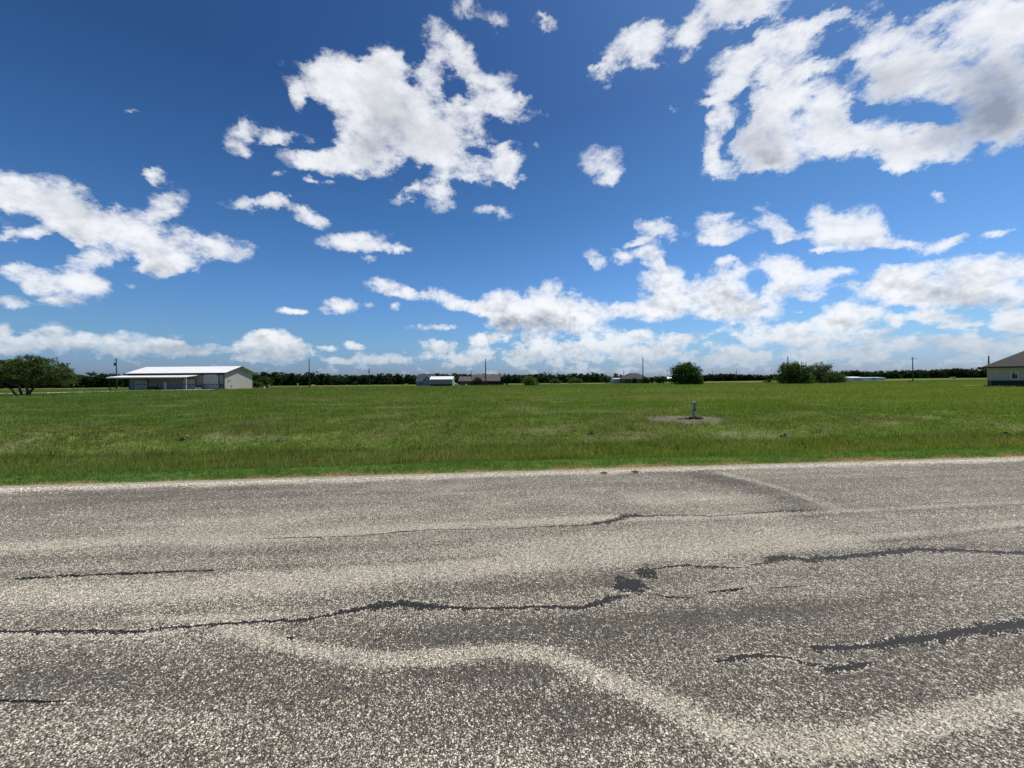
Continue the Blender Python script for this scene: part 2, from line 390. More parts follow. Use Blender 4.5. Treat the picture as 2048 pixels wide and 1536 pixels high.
SEALPTS = []
def ribbon(name, pts, m, z=.0035, seed=0, rag=.12):
    px = np.array([p[0] for p in pts], float); py = np.array([p[1] for p in pts], float); w = np.array([p[2] for p in pts], float) * .92
    n = int(max(10, (px[-1] - px[0]) / 2.0)); u = np.linspace(px[0], px[-1], n)
    v = np.interp(u, px, py); ww = np.interp(u, px, w)
    rg = np.random.default_rng(seed)
    v = v + (fbm(u * .05, u * 0 + seed, 3, 3) - .5) * np.minimum(ww, 8) * .9
    a = G(u, v - ww * .5); b = G(u, v + ww * .5); c = (a + b) / 2; half = np.linalg.norm((a - b)[:, :2], axis=1) / 2
    d = np.gradient(c[:, :2], axis=0); d /= np.linalg.norm(d, axis=1)[:, None]; nr = np.c_[-d[:, 1], d[:, 0]]
    if abs(nr[:, 1].mean()) < .2: pass
    up_ = half * (1 + (fbm(u * .12, u * 0 + 7, seed + 5, 4) - .5) * 1.5 + rg.normal(0, rag * .5, n)); dn = half * (1 + (fbm(u * .12, u * 0 + 31, seed + 9, 4) - .5) * 1.5 + rg.normal(0, rag * .5, n))
    gate = .62 + .38 * sstep(.30, .48, fbm(u * .03, u * 0 + 3, seed + 61, 3)); up_ = up_ * gate; dn = dn * gate
    if name == 'crack_seal': SEALPTS.append((c[:, :2], half))
    taper = np.minimum(1, np.minimum(np.arange(n), np.arange(n)[::-1]) / 4. + .15)
    up_ = np.clip(up_, half * .25, None) * taper; dn = np.clip(dn, half * .25, None) * taper
    top = c[:, :2] + nr * up_[:, None]; bot = c[:, :2] - nr * dn[:, None]
    z0 = np.full(n, .0005); zc = np.full(n, z)
    V = np.concatenate([np.c_[bot, z0], np.c_[c[:, :2], zc], np.c_[top, z0]])
    link(name, np_mesh(name, V, [grid_faces(n, 3)], m, smooth=True), ROAD)
SEALS = [
    [(-60, 1264, 5), (0, 1264, 6), (60, 1263, 5), (120, 1264, 8), (180, 1263, 8), (260, 1265, 9), (330, 1257, 6), (420, 1249, 7), (470, 1247, 8), (540, 1243, 9), (600, 1241, 12), (640, 1234, 5), (700, 1220, 15), (760, 1211, 21), (810, 1209, 20), (870, 1214, 14), (950, 1217, 10), (1024, 1218, 8), (1100, 1213, 10), (1170, 1216, 9), (1220, 1198, 13), (1258, 1190, 11)],
    [(1226, 1170, 18), (1245, 1172, 34), (1262, 1168, 36), (1278, 1160, 20)], [(1268, 1140, 6), (1278, 1143, 16), (1296, 1146, 24), (1312, 1145, 16)],
    [(1300, 1140, 6), (1360, 1130, 6), (1400, 1132, 6), (1460, 1136, 5), (1490, 1134, 3)], [(1500, 1131, 4), (1530, 1127, 3), (1552, 1115, 12), (1620, 1118, 9), (1700, 1114, 8), (1790, 1104, 8), (1820, 1099, 8), (1900, 1100, 6), (1960, 1104, 6), (2100, 1107, 6)],
    [(1430, 1323, 6), (1470, 1316, 14), (1520, 1312, 13), (1560, 1313, 9), (1610, 1325, 7), (1660, 1337, 12), (1700, 1336, 14), (1742, 1325, 10)],
    [(1622, 1293, 13), (1680, 1298, 14), (1750, 1291, 13), (1850, 1277, 15), (1950, 1262, 15), (2100, 1240, 16)],
    [(520, 1078, 2), (600, 1075, 2.5), (720, 1072, 2), (800, 1064, 3), (860, 1060, 2), (1000, 1057, 2), (1150, 1052, 3), (1215, 1045, 6), (1255, 1034, 8), (1310, 1032, 4), (1350, 1030, 3), (1430, 1032, 2), (1500, 1026, 2), (1640, 1020, 3)],
    [(572, 1274, 5), (582, 1276, 10), (594, 1272, 6)],
]
for i, s_ in enumerate(SEALS): ribbon('crack_seal', s_, M['tar'], seed=i + 1)
GAPS = [[(30, 1157, 3), (130, 1152, 5), (250, 1148, 4), (330, 1143, 3), (430, 1141, 2)], [(-20, 1401, 3), (80, 1403, 4), (150, 1402, 2)], [(1303, 1188, 2), (1330, 1193, 3), (1365, 1195, 2.5), (1400, 1194, 1)], [(1410, 1184, 1.5), (1440, 1183, 3), (1470, 1178, 5), (1490, 1174, 2)], [(1535, 1176, 1), (1575, 1174, 2), (1610, 1171, 1)]]
for i, s_ in enumerate(GAPS): ribbon('open_crack', s_, M['gap'], z=.002, seed=40 + i, rag=.5)

def gravel():
    """loose stones lying on the seal and along its edge"""
    n = 185000
    y = 1.35 + 3.3 * R.random(n) ** 1.15; x = (R.random(n) * 2 - 1) * (1.42 * y + 1.0)
    pr = pale(x, y); ok = R.random(n) < np.clip(pr, 0, 1) ** 1.5 * .6
    x, y = x[ok], y[ok]
    n2 = 16000; t = R.random(n2) * 30 - 3; s = R.normal(-.14, .10, n2)
    x2 = E0[0] + t * T[0] + s * NN[0]; y2 = E0[1] + t * T[1] + s * NN[1]
    n3 = 26000; y3 = 4.4 + 5 * R.random(n3); x3 = (R.random(n3) * 2 - 1) * (1.4 * y3 + .3); s3 = st(x3, y3)[0]; ok = (s3 < 0) & (R.random(n3) < np.clip(pale(x3, y3), 0, 1)); x3, y3 = x3[ok], y3[ok]
    sx, sy = [], []
    for c_, hf in SEALPTS:
        k = int(len(c_) * 1.8); i = R.integers(0, len(c_), k); sg = np.where(R.random(k) < .5, -1, 1)
        sx.append(c_[i, 0] + R.normal(0, .02, k)); sy.append(c_[i, 1] + sg * hf[i] * R.uniform(.45, 1.1, k))
    sx = np.concatenate(sx); sy = np.concatenate(sy); x = np.concatenate([x, sx]); y = np.concatenate([y, sy])
    big = np.concatenate([R.uniform(.0032, .0066, len(x)), R.uniform(.006, .014, n2), R.uniform(.005, .010, len(x3))])
    x = np.concatenate([x, x2, x3]); y = np.concatenate([y, y2, y3]); N = len(x)
    base = np.array([(1, 0, 0), (.25, .95, 0), (-.85, .55, 0), (-.75, -.7, 0), (.4, -.9, 0), (.3, .1, .75), (-.35, -.1, .7)])
    ang = R.random(N) * 6.283; ca, sa = np.cos(ang), np.sin(ang)
    V = np.repeat(base[None], N, 0) * R.uniform(.65, 1.25, (N, 7, 1)) * big[:, None, None]
    V[:, :, 1] *= R.uniform(.6, 1, N)[:, None]; V[:, :, 2] *= R.uniform(.55, 1., N)[:, None]
    vx = V[:, :, 0] * ca[:, None] - V[:, :, 1] * sa[:, None] + x[:, None]; vy = V[:, :, 0] * sa[:, None] + V[:, :, 1] * ca[:, None] + y[:, None]
    s = st(x, y)[0]; z0 = np.where(s > -.1, np.maximum(H(x, y), -.03), 0)
    vz = V[:, :, 2] + z0[:, None] + .0006
    tri = np.array([(0, 1, 5), (1, 2, 5), (2, 6, 5), (2, 3, 6), (3, 4, 6), (4, 5, 6), (4, 0, 5)])
    Fc = (np.arange(N)[:, None, None] * 7 + tri[None]).reshape(-1, 3)
    k = R.random(N); col = np.array((.34, .30, .235))[None] * (1 - k[:, None]) + np.array((.86, .80, .67))[None] * k[:, None]
    dk = R.random(N) < .12; col[dk] = col[dk] * .35; wm = R.random(N) < .1; col[wm] = col[wm] * np.array((1, .86, .7))
    m, nt, out = new_mat('limestone chips'); b = nd(nt, 'ShaderNodeBsdfPrincipled'); nt.links.new(b.outputs[0], out.inputs[0]); b.inputs['Roughness'].default_value = .75
    at = nd(nt, 'ShaderNodeAttribute', attribute_name='tint'); nt.links.new(at.outputs[0], b.inputs['Base Color'])
    o = link('gravel', np_mesh('gravel', np.stack([vx, vy, vz], -1).reshape(-1, 3), [Fc], m, np.repeat(col, 7, 0)))
    tag(o, 'loose pale limestone chips scattered over the road and its grassy edge', 'gravel', kind='stuff')
gravel()

# ------------------------------------------------------------------ grass
MARK = min((P(1388, 838, d_) for d_ in np.arange(10, 20, .05)), key=lambda q_: abs(q_[2] - h1(q_[0], q_[1]))); MARK[2] = h1(MARK[0], MARK[1]); MK = MARK[1] / 13.2
def bare(x, y):
    """trodden patch round the marker post"""
    u = (x - (MARK[0] - .35)) / 1.45; v = (y - (MARK[1] - .25)) / .85
    return u * u + v * v + (fbm(x * 3, y * 3, 17, 3) - .5) * 1.1
GV, GT, GQ, GC = [], [], [], []
GN = 0
def blades(x, y, hgt, wid, lean, tipmix=.25, var=.25, seg=2, cmul=1.0):
    global GN
    keep = (bare(x, y) > 1.0 - .35 * R.random(len(x))) | (R.random(len(x)) < .05); x, y = x[keep], y[keep]
    n = len(x); 
    if n == 0: return
    hgt = (hgt[keep] if hasattr(hgt, '__len__') else hgt) * R.uniform(.55, 1.25, n); wid = wid * R.uniform(.7, 1.3, n)
    z = H(x, y) - .01
    a = R.random(n) * 6.283; b = R.random(n) * 6.283
    dx, dy = np.cos(a) * wid / 2, np.sin(a) * wid / 2
    L = np.abs(R.normal(0, lean, n)) * hgt; lx, ly = np.cos(b) * L, np.sin(b) * L
    c0 = sward(x, y) * cmul * (1 + R.normal(0, var, n))[:, None]
    yl = np.clip(R.normal(0, .5, n), 0, 1)[:, None] * tipmix; c0 = c0 * (1 - yl) + C['pale'] * 1.2 * yl
    c0 = np.clip(c0, .004, .6)
    if seg == 1:
        v = np.stack([np.c_[x - dx, y - dy, z], np.c_[x + dx, y + dy, z], np.c_[x + lx, y + ly, z + hgt]], 1).reshape(-1, 3)
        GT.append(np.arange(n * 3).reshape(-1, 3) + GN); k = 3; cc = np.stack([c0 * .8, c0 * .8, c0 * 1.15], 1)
    else:
        mx, my = lx * .35, ly * .35
        v = np.stack([np.c_[x - dx, y - dy, z], np.c_[x + dx, y + dy, z], np.c_[x + mx + dx * .75, y + my + dy * .75, z + hgt * .6], np.c_[x + mx - dx * .75, y + my - dy * .75, z + hgt * .6], np.c_[x + lx, y + ly, z + hgt * (1 - .25 * (L / hgt))]], 1).reshape(-1, 3)
        i = np.arange(n)[:, None] * 5 + GN
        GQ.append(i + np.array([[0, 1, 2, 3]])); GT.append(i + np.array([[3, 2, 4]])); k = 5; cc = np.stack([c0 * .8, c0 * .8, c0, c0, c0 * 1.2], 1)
    GV.append(v); GC.append(cc.reshape(-1, 3)); GN += n * k
def strip(s0, s1, dens, bias=1.0):
    """random points between two distances from the road edge, inside the part of the verge one could see"""
    half = lambda s: 1.42 * (abs(S_CAM) + s) + 4
    n = int((s1 - s0) * 2 * half(s1) * dens)
    s = s0 + (s1 - s0) * R.random(n) ** bias; t = (R.random(n) * 2 - 1) * half(s1)
    tc = -E0[0] * T[0] - E0[1] * T[1]
    t = t + tc; x = E0[0] + t * T[0] + s * NN[0]; y = E0[1] + t * T[1] + s * NN[1]
    ok = np.abs(x) < 1.38 * y + 3
    return x[ok], y[ok]
def clump(x, y, sc=.5, seed=5): return .25 + 1.5 * fbm(x * sc, y * sc, seed, 4) ** 1.3 + .5 * vnoise(x * sc * 5, y * sc * 5, seed + 3) ** 3
x, y = strip(-.34, .1, 500); q = st(x, y); ok = fbm(q[1] * 1.3, q[0] * 2, 55, 3) > .50 - q[0] * .5; blades(x[ok], y[ok], .035, .006, .8, .1)
x, y = strip(-.12, .55, 900); blades(x, y, .055, .006, .7, .1)
x, y = strip(.2, 1.6, 1700); blades(x, y, .075 * clump(x, y, 2.), .007, .55, .12)
x, y = strip(1.45, 4.2, 1050); blades(x, y, .18 * clump(x, y, .9), .008, .45, .35)
x, y = strip(4.0, 8.5, 700); blades(x, y, .11 * clump(x, y, 1.3), .009, .7, .4)
x, y = strip(8.3, 16, 420); blades(x, y, .13 * clump(x, y, .8), .011, .55, .3)
x, y = strip(16, 34, 140); blades(x, y, .16 * clump(x, y, .5), .020, .5, .3, seg=1)
x, y = strip(34, 80, 26); blades(x, y, .20 * clump(x, y, .25), .045, .5, .3, seg=1)
x, y = strip(80, 150, 5); blades(x, y, .26 * clump(x, y, .15), .11, .5, .3, seg=1)
# tall seed stalks and tufts
x, y = strip(1.6, 14, 14); blades(x, y, .30, .006, .35, .9, cmul=1.5)
x, y = strip(14, 60, 3.0); blades(x, y, .32, .014, .35, .9, seg=1, cmul=1.3)
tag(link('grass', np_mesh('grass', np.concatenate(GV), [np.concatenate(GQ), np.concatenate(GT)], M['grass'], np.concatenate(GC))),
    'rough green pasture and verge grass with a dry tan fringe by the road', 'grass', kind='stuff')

# ------------------------------------------------------------------ foliage
def leaf_mesh(name, pts, size, col, var=.22, flat=0.):
    n = len(pts); a = R.normal(0, 1, (n, 3)); a /= np.linalg.norm(a, axis=1)[:, None]
    b = R.normal(0, 1, (n, 3)); b[:, 2] *= 1 - flat; b -= (a * b).sum(1)[:, None] * a; b /= np.linalg.norm(b, axis=1)[:, None]
    s = size * R.uniform(.6, 1.3, n)[:, None]; w = .45 * s
    v = np.stack([pts - a * s * .5, pts + b * w, pts + a * s * .5, pts - b * w], 1).reshape(-1, 3)
    c = np.asarray(col); c = np.repeat(c[None], n, 0) if c.ndim == 1 else c
    c = np.clip(c * (1 + R.normal(0, var, n))[:, None], .003, .5)
    return np_mesh(name, v, [np.arange(n * 4).reshape(-1, 4)], M['leaf'], np.repeat(c, 4, 0))
def crown_points(blobs, n, nclump, spread, shell=.75):
    """leaf positions gathered in clumps through a set of ellipsoids (cx,cy,cz,rx,ry,rz)"""
    B = np.array(blobs, float); vol = B[:, 3] * B[:, 4] * B[:, 5]; pr = vol ** .75; pr /= pr.sum()
    bi = R.choice(len(B), nclump, p=pr); d = R.normal(0, 1, (nclump, 3)); d /= np.linalg.norm(d, axis=1)[:, None]
    rr = np.where(R.random(nclump) < shell, R.uniform(.72, 1.0, nclump), R.random(nclump) ** .4 * .8)
    cc = B[bi, :3] + d * rr[:, None] * B[bi, 3:6]
    ci = R.integers(0, nclump, n); off = R.normal(0, spread, (n, 3)); off[:, 2] *= .7
    return cc[ci] + off, ci
def tree(name, label, px, D, wpx, hpx, col, cat='tree', n=2500, leaf=.32, blobs=None, trunk=.12, lift=.0, group=None, py=None, twigs=True, squash=1.):
    """an upright tree or shrub; width and height as it measures in the photograph at depth D"""
    b = P(px, 768, D); x, y = b[0], b[1]; z = h1(x, y); W = wpx * D / F; Hh = hpx * D / F
    r = thing(name, label, cat, (x, y, z - .03), group)
    if blobs is None:
        blobs = [(-.1, 0, .5, .32, .3, .45), (.18, .1, .42, .3, .3, .4), (0, -.1, .68, .26, .26, .3), (-.28, .05, .3, .2, .25, .3), (.3, 0, .26, .2, .25, .26)]
    bl = [(q[0] * W, q[1] * W, lift * Hh + q[2] * Hh * (1 - lift), q[3] * W, q[4] * W, q[5] * Hh * (1 - lift)) for q in blobs]
    pts, ci = crown_points(bl, n, max(12, n // 28), .055 * W)
    pts[:, 2] = np.maximum(pts[:, 2], .05 + lift * Hh * .5)
    pts = np.concatenate([pts, crown_points([(b_[0], b_[1], b_[2], b_[3] * .75, b_[4] * .75, b_[5] * .75) for b_ in bl], n // 3, n // 20, .09 * W, .2)[0]])
    pts[:, 2] = np.maximum(pts[:, 2], .03)
    tone = 1 + R.normal(0, .22, 4000)
    col = np.asarray(col) * 1.75
    c = np.repeat(np.asarray(col)[None], len(pts), 0); c[:len(ci)] *= tone[ci % 4000][:, None]
    if twigs:
        k = max(10, n // 60); top = pts[R.integers(0, len(ci), k)]; ext = top + (top - np.array([0, 0, Hh * .4])) * R.uniform(.05, .16, (k, 1))
        e2 = np.repeat(ext, 6, 0) + R.normal(0, leaf * .5, (k * 6, 3)); e2[:, 2] = np.maximum(e2[:, 2], .05)
        pts = np.concatenate([pts, e2]); c = np.concatenate([c, np.repeat(np.asarray(col)[None], len(e2), 0)])
    link('crown', leaf_mesh('crown', pts, leaf, c), r)
    mb = MB()
    for i, q in enumerate(bl[:4]):
        a = Vector((q[0] * .2, q[1] * .2, 0)); e = Vector(q[:3]) + Vector((0, 0, q[5] * .3)); mid = a.lerp(e, .45) + Vector((random.uniform(-.1, .1) * W, 0, 0))
        mb.tube([a, a.lerp(mid, .5), mid, mid.lerp(e, .6), e], [trunk, trunk * .85, trunk * .6, trunk * .4, trunk * .15], 6)
    mb.build('trunk', M['bark'], r, smooth=True)
    return r

# big spreading mesquite by the drive
def mesquite():
    D = 49.; b = P(48, 792, D); x, y = b[0], b[1]; z = h1(x, y); k = D / F
    r = thing('mesquite_tree', 'large spreading mesquite tree with several dark leaning trunks beside the concrete drive', 'tree', (x, y, z - .05))
    q = lambda px, py, dy=0.: Vector(((px - 48) * k, dy, (793 - py) * k))
    bl = []
    for (cx, cy, rx, ry, dy) in [(50, 742, 44, 22, 0), (80, 735, 30, 18, .6), (70, 726, 24, 13, -.4), (15, 735, 30, 16, .4), (-25, 742, 34, 20, 0), (105, 745, 28, 18, .3), (128, 752, 20, 14, -.2), (30, 752, 40, 16, 1.2),
                                 (100, 758, 34, 12, 1.0), (-10, 758, 30, 12, -1.0), (65, 745, 30, 16, -1.6), (120, 762, 22, 9, .2), (-50, 752, 22, 15, 0), (30, 738, 30, 16, 2.)]:
        p = q(cx, cy, dy); bl.append((p.x, p.y, p.z, rx * k, max(rx * k * .9, 1.2), ry * k))
    pts, ci = crown_points(bl, 21000, 520, .19, .8)
    ok = pts[:, 2] > .9 + .35 * R.random(len(pts)); pts, ci = pts[ok], ci[ok]
    tw, _ = crown_points([(b_[0], b_[1], b_[2], b_[3] * 1.12, b_[4] * 1.1, b_[5] * 1.25) for b_ in bl], 2600, 420, .10, 1.)
    tw = tw[tw[:, 2] > 1.7]
    tone = 1 + R.normal(0, .25, 1000); c = np.array((.080, .112, .036))[None] * tone[ci % 1000][:, None]
    c = np.concatenate([c, np.repeat(np.array((.070, .095, .040))[None], len(tw), 0)])
    link('crown', leaf_mesh('crown', np.concatenate([pts, tw]), .15, c), r)
    for path, r0_ in [([(37, 793), (30, 786), (22, 779), (12, 772), (-5, 760), (-25, 748)], .13), ([(45, 793), (42, 783), (37, 774), (25, 764), (12, 752), (5, 738)], .16), ([(47, 793), (45, 784), (34, 773), (20, 768)], .09),
                      ([(53, 793), (55, 784), (60, 774), (66, 760), (72, 742), (76, 728)], .15), ([(57, 793), (62, 784), (72, 774), (88, 764), (108, 752), (122, 746)], .16), ([(55, 792), (58, 778), (50, 765), (48, 748), (52, 734)], .12)]:
        pp = [q(px_, py_, (i / len(path)) * random.uniform(-1.2, 1.2)) for i, (px_, py_) in enumerate(path)]
        mb = MB().tube(pp, [r0_ * (1 - .8 * i / (len(pp) - 1)) for i in range(len(pp))], 8)
        for i in range(2, len(pp)):
            for _ in range(2):
                e = pp[i] + Vector((random.uniform(-1.2, 1.2), random.uniform(-1, 1), random.uniform(.3, 1.2)))
                mb.tube([pp[i], pp[i].lerp(e, .5) + Vector((0, 0, .1)), e], [r0_ * .35, r0_ * .2, r0_ * .06], 5)
        mb.build('trunk', M['bark'], r, smooth=True)
mesquite()

DK, MD, OL, LT = (.020, .040, .014), (.034, .058, .016), (.060, .080, .026), (.070, .105, .028)
tree('tree', 'tall dense rounded dark green tree standing alone in the pasture behind the marker post', 1371, 108, 62, 44, (.030, .056, .015), n=7000, leaf=.30, blobs=[(-.05, 0, .5, .36, .34, .48), (.2, 0, .45, .27, .3, .42), (0, 0, .72, .27, .27, .26), (-.22, 0, .66, .22, .25, .26), (.12, .05, .78, .2, .2, .2), (-.3, 0, .25, .2, .2, .24), (.1, 0, .15, .34, .3, .18)])
tree('shrub', 'light green low shrub leaning against the tall rounded tree', 1395, 106, 24, 26, (.052, .080, .022), 'shrub', n=1800, leaf=.24)
tree('tree', 'broad dark bushy tree with a yellowish top and bare pole rising behind it', 1587, 100, 66, 44, (.040, .066, .016), n=7500, leaf=.28, blobs=[(-.05, 0, .45, .36, .34, .44), (.18, 0, .5, .28, .3, .42), (-.08, 0, .72, .28, .26, .26), (.1, 0, .8, .2, .22, .18), (-.32, 0, .26, .2, .2, .22), (.36, 0, .25, .16, .2, .24), (0, -.1, .15, .42, .3, .16)])
tree('tree', 'feathery olive tree between two bushes with a ragged open top', 1640, 112, 56, 42, (.046, .066, .024), n=4800, leaf=.26, blobs=[(.0, 0, .5, .36, .34, .42), (-.25, 0, .55, .22, .3, .38), (.12, 0, .74, .24, .26, .24), (.25, 0, .3, .22, .2, .3), (-.1, 0, .2, .4, .3, .2)])
tree('shrub', 'low spreading olive shrub trailing towards the white sheds', 1668, 108, 50, 25, (.050, .068, .024), 'shrub', n=3000, leaf=.24)
tree('shrub', 'small rounded pale green shrub alone on the grass past the brown roofed house', 1060, 116, 32, 20, LT, 'shrub', n=2400, leaf=.22)
tree('tree', 'small olive tree between the brown roof and the dark board fence', 955, 139, 24, 17, (.040, .050, .020), n=1600, leaf=.26, lift=.15)
tree('tree', 'dark tree filling the gap between the white roofed shed and the brown house', 907, 158, 27, 24, (.032, .050, .017), n=2200, leaf=.34)
tree('tree', 'narrow round topped tree showing just above the white shed roof', 874, 190, 10, 25, (.022, .040, .014), n=900, leaf=.4, lift=.5)
tree('tree', 'dark flat topped tree behind the ridge of the blue house', 845, 200, 18, 21, (.028, .045, .016), n=1200, leaf=.42)
tree('tree', 'low dark tree peeping over the shed roof left of the tall crown', 888, 195, 16, 20, (.024, .042, .014), n=900, leaf=.4)
tree('tree', 'dark rounded tree in front of the hip roofed house right of its porch', 1290, 172, 18, 13, DK, n=1300, leaf=.34)
tree('tree', 'small dark tree in front of the hip roofed house at its doorway', 1269, 174, 10, 13, DK, n=800, leaf=.32)
tree('tree', 'spiky dark green tree with upright tips past the hip roofed house', 1322, 180, 24, 16, (.030, .050, .020), n=1600, leaf=.34, blobs=[(-.15, 0, .5, .2, .2, .5), (.1, 0, .5, .2, .2, .42), (.3, 0, .35, .2, .2, .35), (-.35, 0, .3, .15, .2, .3), (0, 0, .25, .4, .3, .25)])
tree('tree', 'pale yellow green tree above the grey blue metal shed', 1232, 215, 12, 20, (.085, .105, .034), n=1000, leaf=.4, lift=.3)
tree('tree', 'yellowish loose tree behind the shed and small utility pole', 1243, 222, 10, 18, (.080, .100, .034), n=800, leaf=.4, lift=.3)
tree('tree', 'olive brown thin tree at the left edge of the hip house garden', 1212, 205, 14, 18, (.050, .058, .026), n=1200, leaf=.36)
tree('tree', 'dark tree close left of the grey blue metal shed', 1222, 196, 10, 13, DK, n=700, leaf=.36)
tree('tree', 'squat dark tree joining the hip house to the spiky tree', 1304, 190, 12, 13, (.024, .036, .018), n=700, leaf=.36)
tree('tree', 'tall dark tree at the right end of the middle wood', 1194, 268, 14, 21, (.018, .034, .014), n=1400, leaf=.5)
tree('shrub', 'pale green rounded shrub against the wood, farther from the lone pole', 1111, 232, 24, 10, (.055, .072, .028), 'shrub', n=1100, leaf=.36)
tree('shrub', 'wide pale green shrub mass against the wood near its right end', 1150, 228, 30, 12, (.058, .078, .028), 'shrub', n=1500, leaf=.36)
tree('shrub', 'yellow green shrub beside the gable end of the metal garage', 513, 118, 24, 13, (.048, .068, .018), 'shrub', n=1700, leaf=.24)
tree('shrub', 'taller dark shrub behind the garage gable and the yellow green shrub', 528, 160, 34, 22, (.028, .046, .016), 'shrub', n=1900, leaf=.34)
tree('shrub', 'low dark shrub in the strip just left of the broad bushy tree', 1536, 150, 16, 6, MD, 'shrub', n=500, leaf=.24)
tree('shrub', 'small clipped dark shrub at the far end of the board fence', 1014, 148, 6, 8, (.02, .028, .012), 'shrub', n=350, leaf=.2, twigs=False)

# far woods, each one mass
WTOP = np.array([(-250, 742), (-100, 744), (100, 748), (150, 748), (180, 746), (230, 746), (300, 746), (480, 745), (510, 743), (522, 741), (540, 743), (560, 743), (600, 748), (615, 743), (640, 744), (680, 749), (740, 748), (780, 746), (820, 748), (850, 748), (910, 746), (930, 749), (1000, 748), (1050, 748), (1090, 745), (1120, 748), (1150, 746), (1200, 745), (1215, 753), (1330, 754), (1400, 748), (1450, 746), (1500, 748), (1512, 751), (1550, 748), (1600, 749), (1680, 746), (1694, 740), (1720, 741), (1740, 744), (1770, 743), (1800, 740), (1850, 740), (1890, 737), (1930, 735), (1980, 735), (2100, 731), (2300, 735)], float)
def wood(label, p0, p1, D0, D1, step, col, base=None, leaf=.62):
    V, Cc = [], []
    for row, dd in ((0, 0), (1, 14), (2, 26)):
        px = p0
        while px < p1:
            f = (px - p0) / (p1 - p0); D = D0 + (D1 - D0) * f + dd + random.uniform(-4, 4)
            b = P(px, 768, D); z = h1(b[0], b[1]); top = P(px, np.interp(px, WTOP[:, 0], WTOP[:, 1]) + random.uniform(-1., 2.2) + (2.5 if row == 0 else 0), D)[2]
            hh = max(top - z, 2.); w = random.uniform(.75, 1.15) * step * D / F
            bl = [(0, 0, hh * .62, w * .62, w * .6, hh * .38), (-w * .35, 0, hh * .38, w * .45, w * .45, hh * .38), (w * .35, 0, hh * .36, w * .45, w * .45, hh * .36), (0, -w * .3, hh * .2, w * .6, w * .4, hh * .24)]
            n = 2400 if row == 0 else 1100
            pts, ci = crown_points(bl, n, 46, .5, .8); pts[:, 2] = np.clip(pts[:, 2], .1, None)
            tn = random.uniform(.8, 2.2); hue = np.array((random.uniform(.9, 1.25), 1, random.uniform(.85, 1.15)))
            V.append(pts + np.array([b[0], b[1], z])); Cc.append(np.asarray(col)[None] * hue * tn * (1 + R.normal(0, .2, 46))[ci][:, None])
            px += step * random.uniform(.6, 1.2)
    o = link('woodland', leaf_mesh('woodland', np.concatenate(V), leaf * 1.02, np.concatenate(Cc), .2))
    tag(o, label, 'wood', kind='stuff')
wood('dark evergreen wood behind the mesquite and the metal garage', -260, 470, 205, 225, 22, (.019, .034, .013))
wood('dark wood edge between the garage and the blue house', 480, 835, 232, 262, 18, (.018, .033, .012))
wood('low dark wood behind the brown roofed house and its board fence', 845, 1205, 268, 300, 15, (.018, .033, .012))
wood('thin far line of dark trees past the hip roofed house', 1205, 1690, 340, 350, 12, (.015, .026, .014))
wood('dark hillside wood rising behind the white sheds and the cream house', 1688, 2320, 250, 235, 18, (.018, .034, .013))

